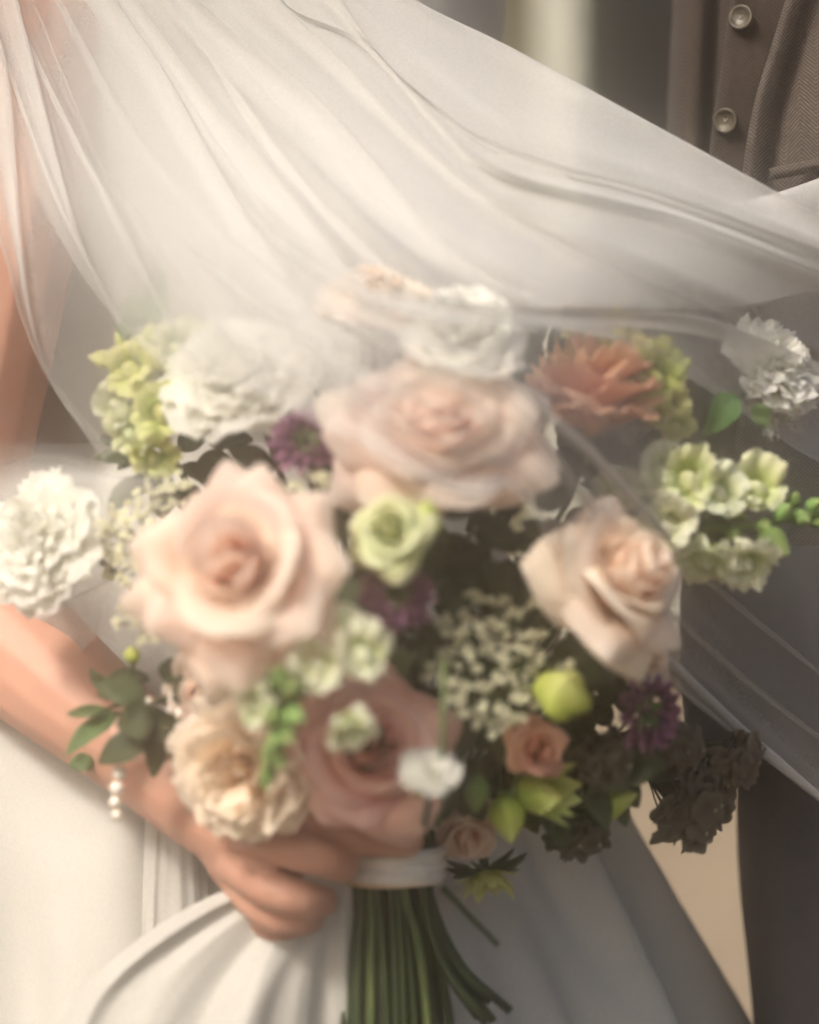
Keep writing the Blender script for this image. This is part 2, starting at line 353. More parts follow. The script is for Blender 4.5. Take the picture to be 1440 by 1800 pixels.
# ------------------------------------------------------------------ setting: paving and the house front far behind
def box(name, a, b, mat, parent=None, bev=.004):
    bm = bmesh.new(); bmesh.ops.create_cube(bm, size=1)
    for v in bm.verts: v.co = Vector([a[i] + (v.co[i] + .5) * (b[i] - a[i]) for i in range(3)])
    if bev: bmesh.ops.bevel(bm, geom=bm.edges[:], offset=bev, segments=1, affect='EDGES')
    me = bpy.data.meshes.new(name); bm.to_mesh(me); bm.free()
    return mesh_obj(name, me, mat, parent)
g = raw_mesh('pavement', [(-14, -4, 0), (14, -4, 0), (14, 10, 0), (-14, 10, 0)], [(0, 1, 2, 3)], smooth=False)
tag(mesh_obj('pavement', g, M['paving']), kind='structure')
WY = 1.75
house = empty('house', Matrix.Translation((0, WY, 0)), 'house front of warm beige plaster with a dark window, far behind the couple', 'house')
wx = [(-8, -.6), (1.30, 8)]
def part_box(name, a, b, mat, parent):
    o = box(name, a, b, mat, None); o.parent = parent; o.matrix_parent_inverse = parent.matrix_world.inverted(); return o
WB, WT = .92, 2.5
part_box('wall', (-6, WY, -.3), (-.62, WY + .3, 3), M['plaster'], house)
part_box('wall', (1.05, WY, -.3), (6, WY + .3, 3), M['plaster'], house)
part_box('wall', (-.62, WY, -.3), (1.05, WY + .3, WB), M['plaster'], house)
part_box('wall', (-.62, WY, WT), (1.05, WY + .3, 3), M['plaster'], house)
win = part_box('window', (-.62, WY + .2, WB), (1.05, WY + .24, WT), M['darkpane'], house)
def fx(px): return (px - 720) * S(WY)
def win_part(n, a, b, m):
    o = box(n, a, b, m, None); o.parent = win; o.matrix_parent_inverse = win.matrix_world.inverted()
win_part('sill', (-.66, WY - .06, WB - .05), (1.09, WY + .196, WB + .02), M['paleframe'])
win_part('frame', (fx(845), WY + .10, WB + .024), (fx(872), WY + .19, WT - .004), M['paleframe'])
win_part('frame', (fx(952), WY + .05, WB + .024), (fx(1030), WY + .19, WT - .004), M['paleframe'])
win_part('curtain', (fx(880), WY + .15, WB + .024), (fx(948), WY + .185, WT - .004), M['olive'])
win_part('frame', (fx(640), WY + .10, WB + .024), (fx(730), WY + .19, WT - .004), M['paleframe'])

# ------------------------------------------------------------------ bodies: one continuous surface each
def capsule_chain(bm_list, pts, rad, n=None, k=14):
    n = n or max(8, len(pts) * 6)
    bm_list.append(tube('x', pts, rad, n, k))
    for p, r_ in ((pts[0], rad[0]), (pts[-1], rad[-1])):
        th, ph = np.meshgrid(np.linspace(0, 2 * np.pi, 12, endpoint=False), np.linspace(.02, np.pi - .02, 8))
        Gs = np.stack([np.cos(th) * np.sin(ph), np.sin(th) * np.sin(ph), np.cos(ph)], -1) * r_ + np.array(p)
        bm_list.append(raw_mesh('x', Gs.reshape(-1, 3), grid_faces(8, 12, True) + [tuple(range(12)), tuple(range(84, 96))[::-1]]))
def ellipse_loft(rings, k=40):
    """rings: (cx, cy, z, rx, ry)"""
    th = np.linspace(0, 2 * np.pi, k, endpoint=False)
    c = cat_rom(rings, 40)
    G = np.stack([c[:, 0, None] + c[:, 3, None] * np.cos(th), c[:, 1, None] + c[:, 4, None] * np.sin(th), c[:, 2, None] + 0 * th], -1)
    F = grid_faces(40, k, True) + [tuple(range(k))[::-1], tuple(range(39 * k, 40 * k))]
    return raw_mesh('x', G.reshape(-1, 3), F)
def fused(name, meshes, voxel, smooth, mat, parent=None):
    o = bpy.data.objects.new(name, join_meshes(name, meshes)); link(o)
    md = o.modifiers.new('r', 'REMESH'); md.mode = 'VOXEL'; md.voxel_size = voxel
    md = o.modifiers.new('s', 'SMOOTH'); md.factor = .5; md.iterations = smooth
    dg = bpy.context.evaluated_depsgraph_get(); me = bpy.data.meshes.new_from_object(o.evaluated_get(dg))
    o.modifiers.clear(); o.data = me; me.name = name
    me.polygons.foreach_set('use_smooth', [True] * len(me.polygons))
    me.materials.clear(); me.materials.append(mat)
    if parent: o.parent = parent
    return o
BX, BY = -.095, .235          # the bride's axis
ms = [ellipse_loft([(BX, BY, .60, .12, .09), (BX, BY, .86, .125, .095), (BX, BY, 1.03, .112, .080), (BX, BY, 1.15, .118, .090), (BX - .01, BY, 1.28, .138, .094), (BX - .02, BY + .01, 1.40, .165, .08), (BX - .02, BY + .02, 1.44, .10, .06)])]
capsule_chain(ms, [(BX - .02, BY + .02, 1.42), (BX - .02, BY + .01, 1.52)], [.055, .052])
# her right arm: shoulder, elbow, wrist
capsule_chain(ms, [(-.185, .19, 1.40), (-.195, .155, 1.24), P(-38, 560, .125), P(-115, 985, .11)], [.052, .046, .042, .037], 30)
capsule_chain(ms, [P(-115, 985, .11), P(20, 1130, .085), P(190, 1275, .045), P(335, 1395, .018), P(400, 1440, .006)], [.037, .034, .029, .0235, .022], 30)
# palm, fingers, thumb closing on the stems
capsule_chain(ms, [P(385, 1435, .004), P(430, 1470, -.004), P(490, 1510, -.010)], [.021, .0195, .0145], 16)
capsule_chain(ms, [P(400, 1455, .002), P(432, 1520, -.002), P(470, 1565, -.008)], [.018, .0165, .0115], 14)
capsule_chain(ms, [P(425, 1455, -.018), P(500, 1486, -.038), P(560, 1505, -.0445), P(601, 1521, -.036)], [.0105, .0102, .0096, .0078], 24)      # index
capsule_chain(ms, [P(415, 1518, -.012), P(472, 1560, -.031), P(530, 1580, -.034), P(568, 1584, -.022)], [.0100, .0096, .0088, .0072], 24)     # middle
capsule_chain(ms, [P(425, 1560, -.006), P(470, 1602, -.021), P(520, 1618, -.023), P(548, 1614, -.012)], [.0090, .0086, .0078, .0066], 22)     # ring
capsule_chain(ms, [P(430, 1575, .004), P(468, 1626, -.008), P(505, 1638, -.009), P(525, 1632, .002)], [.0078, .0072, .0064, .0056], 20)     # little
capsule_chain(ms, [P(430, 1425, -.004), P(520, 1444, -.020), P(610, 1462, -.030), P(715, 1474, -.026)], [.0140, .0122, .0106, .0084], 24)      # thumb along the top of the wrap
bride = fused('person', ms, .0018, 4, M['skin'])
tag(bride, 'bride in white gown and sheer veil gripping the bouquet stems with one bare hand', 'person')
# gown: bodice, skirt, the lifted fold
def gown_surface(z0, z1, nz, nth, rad, fold):
    z = np.linspace(z1, z0, nz); th = np.linspace(0, 2 * np.pi, nth, endpoint=False); T, Z = np.meshgrid(th, z)
    rx, ry, cx, cy_ = rad(Z, T); f = fold(Z, T)
    return np.stack([cx + (rx + f) * np.cos(T), cy_ + (ry + f) * np.sin(T), Z], -1)
def interp(z, tab): zs = [a for a, _ in tab][::-1]; return np.interp(z, zs, [b for _, b in tab][::-1])
bod = gown_surface(1.01, 1.345, 40, 90, lambda z, t: (interp(z, [(1.345, .158), (1.28, .152), (1.15, .134), (1.03, .125), (1.0, .128)]), interp(z, [(1.345, .112), (1.28, .112), (1.15, .106), (1.03, .094), (1., .097)]), BX - .005, BY),
                   lambda z, t: .0012 * np.sin(34 * t + 8 * z) * sm((1.15 - z) / .1) + .002 * np.sin(22 * z + 3 * t))
dress = mesh_obj('dress_bodice', grid_mesh('dress_bodice', bod, wrap=True), M['satin'], bride)
def sk_rad(z, t):
    c = np.cos(t); left = sm(-c * 1.0 + .0)
    r_ = interp(z, [(1.035, .124), (.98, .150), (.93, .172), (.832, .210), (.725, .264), (.5, .36), (.02, .52)])
    rl = interp(z, [(1.035, .124), (.98, .160), (.93, .21), (.88, .238), (.832, .248), (.725, .262), (.5, .32), (.02, .5)])
    rx = r_ * (1 - left) + rl * left
    ry = interp(z, [(1.035, .096), (.98, .13), (.93, .155), (.832, .18), (.725, .195), (.5, .25), (.02, .42)])
    return rx, ry, BX - .005, BY
def sk_fold(z, t):
    g = sm((1.03 - z) / .35)
    f = np.sin(11 * t + 1.2 * np.sin(2 * t) + 2 * z) * .013 + np.sin(19 * t + 4 * z + .5) * .006 + np.sin(5 * t + .7) * .012 + .003 * np.sin(31 * t + 26 * z + 2 * np.sin(9 * z)) + .002 * np.sin(47 * z + 13 * t)
    return f * g * (1 + .8 * sm((.7 - z) / .5))
skirt = gown_surface(.02, 1.035, 110, 260, sk_rad, sk_fold)
mesh_obj('dress_skirt', grid_mesh('dress_skirt', skirt, wrap=True), M['dress'], bride)
# lifted fold: cloth drawn up into her fist, fanning down
def fan(name, top, bot, depth_t, depth_b, pleats, amp, nt=60, ns=120, sag=0., phase=0., back=.0):
    s = np.linspace(0, 1, ns); t = np.linspace(0, 1, nt); G = np.zeros((nt, ns, 3))
    tc_ = cat_rom(top, ns); bc = cat_rom(bot, ns); 
    for j, tt in enumerate(t):
        e = tt ** .8
        px = tc_[:, 0] * (1 - e) + bc[:, 0] * e - sag * np.sin(np.pi * tt) * (1 - s)
        py = tc_[:, 1] * (1 - tt) + bc[:, 1] * tt
        Yv = (depth_t * (1 - tt) + depth_b * tt) + back * (2 * s - 1) ** 2 * tt
        fo = np.sin(2 * np.pi * pleats * (s + .10 * np.sin(5 * s + 1) + .05 * np.sin(13 * s)) + phase) + (.35 + .25 * np.sin(7 * s + 1)) * np.sin(2 * np.pi * pleats * 1.7 * s + 1 + 2.6 * tt + .8 * np.sin(3 * tt + 9 * s)) + .16 * np.sin(41 * s + 7 * tt * np.cos(3 * s))
        fo = np.sign(fo) * np.abs(fo) ** 1.35 * .8
        Yv = Yv + amp * (.18 + .82 * tt) * fo
        px = px + 6 * tt * np.cos(2 * np.pi * pleats * s)
        G[j] = np.stack([(px - 720) * FW / 1440 * (CAM_D + Yv) / CAM_D, Yv, CAM_Z - (py - 900) * FW / 1440 * (CAM_D + Yv) / CAM_D], 1)
    return grid_mesh(name, G)
mesh_obj('lifted_skirt', fan('lifted_skirt', [(395, 1565), (440, 1592), (490, 1606), (545, 1600), (600, 1560), (618, 1545)], [(60, 1870), (230, 1900), (400, 1920), (500, 1920), (580, 1910), (632, 1900)], -.010, -.025, 3.1, .0095, sag=40, back=.03), M['satin'], bride)
mesh_obj('skirt_panel', fan('skirt_panel', [(262, 1240), (300, 1235), (352, 1240)], [(238, 1880), (330, 1880), (372, 1880)], .062, .035, 1.2, .004, phase=.6), M['satin'], bride)

# groom
GX, GY = .37, .26
gm = [ellipse_loft([(GX, GY, .80, .16, .11), (GX, GY, 1.0, .165, .115), (GX, GY, 1.2, .175, .12), (GX, GY, 1.4, .19, .12), (GX, GY, 1.47, .10, .08)])]
capsule_chain(gm, [(GX, GY, 1.45), (GX, GY, 1.56)], [.06, .058])
for sx, lx in ((-1, .035), (1, -.0)):
    capsule_chain(gm, [(GX + sx * .085, GY, .86), (GX + sx * .095 , GY, .5), (GX + sx * .10, GY + .01, .06)], [.088, .06, .042], 16)
groom = fused('person', gm, .010, 4, M['skin'])
tag(groom, 'groom standing behind the bouquet in a brown tweed jacket, waistcoat and dark trousers', 'person')
def patch(name, edge_rows, mat, parent, nu=60, nv=60, thick=0):
    """edge_rows: rows from top to bottom, each a list of (px,py,Y)"""
    rows = [cat_rom([(x, y, Y - .10) for x, y, Y in r_], nu) for r_ in edge_rows]; rows = np.array(rows)
    G = np.stack([cat_rom(rows[:, i], nv) for i in range(nu)], 1)
    s = FW / 1440 * (CAM_D + G[..., 2]) / CAM_D
    W3 = np.stack([(G[..., 0] - 720) * s, G[..., 2], CAM_Z - (G[..., 1] - 900) * s], -1)
    o = mesh_obj(name, grid_mesh(name, W3), mat, parent)
    if thick:
        md = o.modifiers.new('thickness', 'SOLIDIFY'); md.thickness = thick; md.offset = 1
    return o
def wrow(y, x0, dx=0):   # waistcoat front: rounded left side, soft vertical folds
    return [(x0 + 8, y, .40), (x0, y, .33), (x0 + 12, y, .275), (x0 + 32, y, .252), (x0 + 58, y, .250), (x0 + 78, y, .262), (x0 + 100, y, .246), (x0 + 150, y, .238), (x0 + 260, y, .236), (x0 + 420, y, .25), (x0 + 640, y, .36)]
patch('waistcoat', [wrow(-420, 1205), wrow(-60, 1186), wrow(120, 1176), wrow(250, 1172), wrow(500, 1176), wrow(760, 1180), wrow(1010, 1186)], M['waist'], groom, 90, 60, .002)
# placket: the overlapping button front of the waistcoat
patch('placket', [[(1292, -60, .2345), (1300, -60, .230), (1340, -60, .229), (1420, -60, .229)], [(1268, 120, .2345), (1275, 120, .230), (1320, 120, .229), (1410, 120, .229)], [(1248, 260, .2345), (1255, 260, .230), (1300, 260, .229), (1400, 260, .229)], [(1236, 420, .2345), (1243, 420, .230), (1290, 420, .229), (1400, 420, .229)]], M['waist'], groom, 30, 30, .0015)
# jacket front hanging open
def jrow(y, x): return [(x + 14, y, .222), (x, y, .212), (x + 7, y, .2035), (x + 30, y, .206), (x + 60, y, .214), (x + 110, y, .205), (x + 200, y, .20), (x + 330, y, .25), (x + 420, y, .36)]
patch('jacket', [jrow(-420, 1440), jrow(-60, 1392), jrow(60, 1362), jrow(180, 1326), jrow(300, 1306), jrow(420, 1300), jrow(700, 1296), jrow(1000, 1280), jrow(1100, 1270)], M['jacket'], groom, 90, 80, .0025)
# pocket flap with a stitched edge
pk = patch('pocket', [[(1352, 296, .2000), (1400, 286, .1985), (1470, 270, .1975)], [(1355, 306, .1985), (1402, 297, .197), (1472, 282, .1960)], [(1352, 318, .2005), (1404, 308, .199), (1474, 292, .1975)]], M['jacket'], groom, 20, 8, .0015)
# jacket skirt below the button, and the trousers
def lrow(y, x): return [(x + 30, y, .34), (x + 2, y, .27), (x, y, .235), (x + 26, y, .208), (x + 80, y, .195), (x + 160, y, .19), (x + 260, y, .20), (x + 420, y, .28)]
patch('jacket_skirt', [lrow(960, 1202), lrow(1060, 1196), lrow(1160, 1197), lrow(1260, 1203), lrow(1330, 1214)], M['trouser'], groom, 60, 40, .003)
def trow(y, x): return [(x + 60, y, .42), (x + 6, y, .36), (x, y, .30), (x + 26, y, .262), (x + 80, y, .245), (x + 170, y, .245), (x + 300, y, .30), (x + 340, y, .40)]
patch('trousers', [trow(1180, 1300), trow(1400, 1296), trow(1560, 1302), trow(1800, 1326), trow(2200, 1350)], M['trouser'], groom, 60, 60, .002)
def button(px, py, Y, r_, rot):
    v = []
    prof = [(0, -.0005), (.55, -.0007), (.72, .0002), (.86, .0012), (.97, .0006), (1.0, -.0006), (.9, -.0022), (0, -.0022)]
    th = np.linspace(0, 2 * np.pi, 28, endpoint=False)
    G = np.array([[(a * r_ * math.cos(t), a * r_ * math.sin(t), z) for t in th] for a, z in prof])
    b = mesh_obj('button', grid_mesh('button', G, wrap=True), M['button'], groom, frame(P(px, py, Y), rot))
    for k in range(4):
        a = k * math.pi / 2 + .6
        mesh_obj('thread', tube('thread', [(.22 * r_ * math.cos(a), .22 * r_ * math.sin(a), -.0006), (.05 * r_ * math.cos(a + .6), .05 * r_ * math.sin(a + .6), .0004), (-.05 * r_, 0, -.0006)], [.0002, .0002], 6, 4), M['thread'], b)
    return b
button(1302, 30, .1255, .0066, (-.45, -1, .15)); button(1275, 212, .1255, .0066, (-.5, -1, -.1))
# ------------------------------------------------------------------ the bouquet, flower by flower
def dome(x, y):
    d2 = ((x - 690) / 720) ** 2 + ((y - 1060) / 520) ** 2
    return .045 - .135 * max(0, 1 - d2)
def axis(x, y, tilt=(0, 0, 0)):
    return Vector(((x - 690) / 720 * .85 + tilt[0], -1 + tilt[1], -(y - 1060) / 620 * .75 + .22 + tilt[2]))
def flower(name, x, y, label, cat, group=None, dY=0., tilt=(0, 0, 0), roll=0., stem=True, below=True, Y=None):
    yv = dome(x, y) + dY if Y is None else Y
    Mw = frame(P(x, y, yv), axis(x, y, tilt), roll)
    e = empty(name, Mw, label, cat, group)
    if stem: stem_for(e, Mw, below=below)
    return e, S(yv)
GR = 'roses in the bridal bouquet'
# roses
e, s = flower('rose', 432, 1016, 'large open pale peach rose, the biggest bloom, left of centre', 'rose', GR, dY=-.045, tilt=(.12, 0, .05), roll=.5)
rose(e, 212 * s / 1.30, M['peach'], n=34, point=.12, seed=4); calyx(e, .02)
e, s = flower('rose', 768, 770, 'wide blush pink rose above the big peach rose, partly under the veil', 'rose', GR, dY=-.030, tilt=(.0, .1, -.34), roll=0)
rose(e, 186 * s / 1.27, M['blush'], n=34, point=.05, seed=9); calyx(e, .02)
for c_ in e.children:
    if c_.name.startswith('petal'): c_.scale = (1.24, .92, 1.0)      # a wide, flattened bloom
e, s = flower('rose', 650, 1322, 'dusty pink rose with deep rosy heart, low over the ribbon', 'rose', GR, Y=-.062, tilt=(.06, .1, .30), roll=2.0)
rose(e, 170 * s / 1.27, M['dusty'], n=32, point=.05, seed=15); calyx(e, .018)
e, s = flower('rose', 1050, 1040, 'blush peach rose seen from the side beneath a fine veil fold', 'rose', GR, dY=-.012, tilt=(.35, .25, .25), roll=.3)
rose(e, 166 * s / 1.22, M['cream'], n=32, point=.08, seed=22, mats=[M['peach'], M['cream'], M['cream']]); calyx(e, .018)
e, s = flower('spray_rose', 938, 1312, 'small coral spray rose between green buds, lower right of bouquet', 'rose', GR, dY=-.0, roll=.9)
rose(e, 66 * s / 1.25, M['coral'], n=20, point=.03, seed=31); calyx(e, .008)
e, s = flower('rose', 815, 1452, 'drooping dull peach bloom tucked under the lime lisianthus', 'rose', GR, dY=.02, tilt=(.1, .2, -.35), roll=1.9)
rose(e, 76 * s / 1.25, M['peach'], n=20, point=.05, seed=37); calyx(e, .012)
e, s = flower('rose', 372, 1218, 'soft peach rose half hidden behind the big peach rose, above the wrist', 'rose', GR, Y=-.022, roll=.2)
rose(e, 92 * s / 1.25, M['peach'], n=22, point=.05, seed=51); calyx(e, .012)
e, s = flower('rose', 1120, 1150, 'pale peach rose half hidden below the blush peach rose at right', 'rose', GR, Y=-.004, tilt=(.2, 0, -.1), roll=.8)
rose(e, 70 * s / 1.25, M['cream'], n=20, point=.05, seed=53); calyx(e, .012)
# ruffled blooms
GC = 'ruffled blooms in the bridal bouquet'
e, s = flower('carnation', 1030, 752, 'bright apricot orange carnation with tall ragged petals', 'carnation', GC, dY=.0, tilt=(-.15, .70, .95), roll=.2)
ruffled(e, 140 * s, M['apricot'], n=18, serr=.08, ruf=.08, seed=5, deep=1.45, W=.56, mat2=M['apricot']); calyx(e, .012)
e, s = flower('carnation', 655, 562, 'faint peach ruffled bloom at the top, deep under the veil', 'carnation', GC, Y=-.066, tilt=(0, .3, .5))
ruffled(e, 104 * s, M['cream'], n=18, serr=.05, seed=6, W=.7); calyx(e, .012)
e, s = flower('carnation', 446, 1342, 'cream peach carnation with ragged tips just above the hand', 'carnation', GC, Y=-.052, tilt=(-.05, .1, -.1), roll=.4)
ruffled(e, 140 * s, M['cream'], n=24, serr=.06, ruf=.07, seed=7, W=.78); calyx(e, .012)
e, s = flower('lisianthus', 435, 702, 'full white lisianthus at upper left, glowing under the veil', 'lisianthus', GC, dY=-.01, tilt=(-.1, .1, .25))
ruffled(e, 152 * s, M['white'], n=36, serr=.03, ruf=.07, seed=8, W=.55); calyx(e, .012)
e, s = flower('lisianthus', 548, 652, 'blush white lisianthus half hidden behind the full white one at upper left', 'lisianthus', GC, dY=.012, tilt=(0, .1, .2))
ruffled(e, 92 * s, M['white'], n=28, serr=.03, ruf=.07, seed=18, W=.55); calyx(e, .010)
e, s = flower('lisianthus', 812, 622, 'white lisianthus at the top centre beside the apricot carnation', 'lisianthus', GC, Y=-.074, tilt=(.05, .1, .3))
ruffled(e, 128 * s, M['white'], n=34, serr=.03, ruf=.07, seed=10, W=.58); calyx(e, .012)
e, s = flower('stock_flower', 104, 968, 'white ruffled bloom at the far left edge above the forearm', 'stock flower', GC, dY=-.005, tilt=(-.15, 0, 0))
ruffled(e, 138 * s, M['white'], n=36, serr=.05, ruf=.08, seed=11, W=.52); calyx(e, .010)
e, s = flower('stock_flower', 1335, 668, 'white frilly bloom at far right with drooping petals against the dark jacket', 'stock flower', GC, dY=-.0, tilt=(.1, .1, .2))
ruffled(e, 114 * s, M['white'], n=38, serr=.06, ruf=.09, seed=12, W=.48); calyx(e, .010)
for i, (dx, dy, t) in enumerate(((30, 85, .5), (-10, 60, .2), (52, 40, .8))):
    add_petal(e, M['white'], L=55 * s, W=18 * s, r0=60 * s, z0=-.004, a=(80, 95, 30), th=-1.5 + t - .5 * i, serr=(.10, 9), ruf=(.004, 6), seed=90 + i)
e, s = flower('carnation', 755, 1372, 'small cream white flower with a flat ruffled rim beneath a bare green stem', 'carnation', GC, Y=-.108, tilt=(0, .35, .9))
ruffled(e, 60 * s, M['white'], n=18, serr=.07, ruf=.12, seed=13); calyx(e, .006)
# pale green lisianthus
e, s = flower('lisianthus', 690, 945, 'pale green lisianthus cup in the middle of the bouquet', 'lisianthus', 'green blooms in the bouquet', dY=-.018, roll=.4, tilt=(-.1, 0, .05))
rose(e, 88 * s / 1.25, M['celadon'], n=18, openn=1.0, point=.0, seed=41); calyx(e, .01)
e, s = flower('lisianthus', 955, 1392, 'lime yellow lisianthus bell with pointed petals, lower right', 'lisianthus', 'green blooms in the bouquet', dY=-.012, tilt=(.9, .35, .25), roll=.2)
for j, (n, t) in enumerate(((4, 6), (5, 16))):
    for i in range(n): add_petal(e, M['lime'], L=100 * s, W=50 * s, r0=.004, z0=-50 * s, a=(34 + t, t * .5, 14 + 6 * j), th=i * 6.283 / n + j * .7, cup=1.1, top=(.5, 1.6, .12), side=.9, seed=400 + i + 10 * j)
calyx(e, .01, .014, z0=-55 * s)
# buds
GB = 'green buds in the bouquet'
def bud(x, y, L_, r_, d, label, mat='lime', dY=0., lobes=5, name='flower_bud', amp=.10):
    yv = dome(x, y) + dY; s = S(yv); dv = Vector(d).normalized()
    Mw = frame(P(x, y, yv) - dv * (L_ * s * .5), dv); e = empty(name, Mw, label, 'bud', GB)
    mesh_obj('bud_body', bud_mesh(L_ * s, r_ * s, lobes, amp), M[mat], e)
    for i in range(5): add_petal(e, M['budgreen'], 'sepal', L=L_ * s * .42, W=r_ * s * .45, r0=r_ * s * .25, z0=-.001, a=(70, 18, -14), th=i * 1.2566, cup=1.05, top=(.7, 1.4, .2), nu=5, nv=7, seed=i)
    stem_for(e, Mw, rad=.0011, below=False)
    return e
bud(750, 912, 74, 27, (.05, -.35, 1), 'upright lime bud at the right edge of the green lisianthus', dY=-.024)
bud(735, 868, 52, 21, (-.15, -.3, 1), 'small dull green bud above the upright lime bud', 'budgreen', dY=-.012)
bud(990, 1216, 92, 52, (.2, -1.0, .75), 'round lime green bud beside the white lace flowers', dY=-.02, lobes=4, amp=.14)
bud(893, 1440, 92, 34, (.15, -.5, -1), 'fat lime bud pointing down at the bottom of the bouquet', dY=-.02)
bud(1082, 1408, 90, 30, (.9, -.45, .35), 'slim yellow green bud pointing right beneath the purple scabious', dY=-.01)
bud(838, 1398, 66, 24, (-.1, -.4, -1), 'small bright green bud between cream flower and lime bell', 'budgreen', dY=-.018)
bud(232, 1150, 34, 15, (-.1, -.5, 1), 'tiny lime bud left of the big peach rose above dark leaves', dY=-.0)
bud(628, 688, 44, 16, (-.4, -.4, .8), 'small green bud peeping out between white lisianthus and blush rose', 'budgreen', dY=-.015)
# purple scabious
GP = 'purple scabious in the bouquet'
def scabious(x, y, r_, label, mat='purple', dY=0., tilt=(0, 0, 0), seed=0, n=44):
    e, s = flower('scabious', x, y, label, 'scabious', GP, dY=dY, tilt=tilt); rr = np.random.default_rng(seed); Rr = r_ * s
    for i in range(n):
        f = (i + .5) / n; th = i * 2.39996; t = math.degrees(math.acos(1 - f * .98))
        add_petal(e, M[mat], L=Rr * (.45 + .25 * f), W=Rr * (.12 + .10 * f), r0=Rr * .55 * math.sin(R(t)), z0=Rr * .45 * math.cos(R(t)) - Rr * .2, a=(t * .9 + 4, t + 4, 14 + rr.normal() * 14), th=th, flat=1.2,
                  top=(.3, 2, 0), serr=(.16, 7), ruf=(Rr * .05, 4), nu=7, nv=6, seed=seed * 60 + i)
    calyx(e, .009, .010, z0=-Rr * .25); return e
scabious(535, 772, 58, 'mauve purple scabious between white lisianthus and blush rose', dY=-.02, seed=1)
scabious(697, 1045, 60, 'dark plum scabious in the shade under the green lisianthus', dY=-.004, seed=2)
scabious(1146, 1254, 62, 'purple scabious with a pink lit side at the right edge of the bouquet', dY=-.01, seed=3, tilt=(.25, 0, -.1))
# snapdragons
GS = 'snapdragon spikes in the bouquet'
def snapdragon(label, base, stempts, florets, buds, mat, Y0, stem_down=True, budmat='budgreen'):
    Mw = frame(P(*base, Y0), axis(*base, (0, 0, 0))); e = empty('snapdragon', Mw, label, 'snapdragon', GS); inv = Mw.inverted()
    mesh_obj('stalk', tube('stalk', [inv @ P(*p) for p in stempts], [.0022, .0018, .001], 20, 7), M['stemlight'], e)
    for i, (x, y, dY, r_, d) in enumerate(florets):
        yv = Y0 + dY; s = S(yv); Mx = inv @ frame(P(x, y, yv), d, random.random() * .6 - .3)
        lip_floret(e, r_ * s * .92, M[mat if not isinstance(mat, (list, tuple)) else mat[i % len(mat)]], Mx, seed=int(x + y))
    for (x, y, dY, L_, r_, d) in buds:
        yv = Y0 + dY; s = S(yv); dv = Vector(d).normalized()
        mesh_obj('bud', bud_mesh(L_ * s, r_ * s, 3, .12), M[budmat], e, inv @ frame(P(x, y, yv) - dv * L_ * s * .5, dv))
    stem_for(e, Mw); return e
snapdragon('yellow green snapdragon spike at upper left behind the veil', (250, 760), [(262, 840, .03), (255, 720, .02), (262, 620, .02), (268, 560, .025)],
    [(232, 648, -.018, 52, (-.4, -1, .3)), (315, 612, -.016, 50, (.3, -1, .5)), (205, 708, -.012, 44, (-.6, -1, 0)), (288, 722, -.026, 54, (.1, -1, .15)), (232, 760, -.016, 46, (-.3, -1, -.2)), (300, 660, -.010, 44, (.5, -1, .1)), (272, 802, -.014, 44, (0, -1, -.4))],
    [(266, 588, -.01, 50, 19, (0, -.4, 1)), (176, 632, -.01, 46, 17, (-1, -.3, .25)), (212, 596, -.006, 34, 13, (-.5, -.3, .8)), (340, 580, 0, 40, 14, (.5, -.3, .9))], ['yellowgreen', 'celadon', 'greenwhite'], .012, budmat='yellowgreen')
snapdragon('yellow green snapdragon spike at upper right above the apricot carnation', (1150, 760), [(1110, 830, .03), (1170, 730, .02), (1120, 640, .02), (1060, 560, .025)],
    [(1050, 588, -.012, 58, (-.2, -1, .5)), (1105, 632, -.016, 48, (.2, -1, .3)), (1152, 662, -.020, 56, (.5, -1, .2)), (1172, 712, -.012, 40, (.3, -1, -.1)), (1188, 748, -.014, 36, (.6, -1, -.4)), (1085, 575, -.004, 44, (.4, -1, .8))],
    [(1020, 560, 0, 36, 13, (-.5, -.2, 1)), (1150, 700, -.004, 36, 13, (-.6, -.4, .3)), (1200, 690, -.0, 30, 10, (1, -.3, .3))], ['yellowgreen', 'yellowgreen', 'lime'], .012, budmat='yellowgreen')
snapdragon('white green snapdragon spike reaching out to the right edge over dark cloth', (1150, 930), [(1090, 930, .02), (1220, 930, .0), (1320, 925, -.005), (1450, 900, 0)],
    [(1165, 830, -.012, 52, (-.1, -1, .5)), (1215, 842, -.020, 58, (.0, -1, .5)), (1262, 862, -.016, 52, (.4, -1, .4)), (1172, 922, -.024, 62, (-.2, -1, .1)), (1328, 856, -.008, 54, (.3, -1, .7)), (1240, 980, -.016, 56, (-.1, -1, -.6)), (1312, 985, -.014, 56, (.3, -1, -.6)), (1140, 968, -.010, 46, (-.3, -1, -.2)), (1090, 865, 0, 42, (-.4, -1, .2))],
    [(1362, 958, -.012, 72, 29, (.7, -.6, -.5)), (1378, 900, -.010, 46, 18, (.5, -.7, .6)), (1410, 912, -.006, 41, 16, (.6, -.8, -.2)), (1396, 878, -.002, 36, 14, (.3, -.6, .9)), (1432, 888, -.002, 39, 15, (.6, -.6, .6)), (1440, 918, 0, 36, 14, (.8, -.6, -.3)), (1300, 905, -.006, 39, 15, (.1, -1, .2)), (1345, 925, -.01, 39, 15, (.4, -1, -.3)), (1290, 940, -.012, 41, 15, (0, -1, -.3)), (1462, 895, 0, 33, 13, (1, -.4, .3))], ['greenwhite', 'celadon', 'greenwhite'], .002)
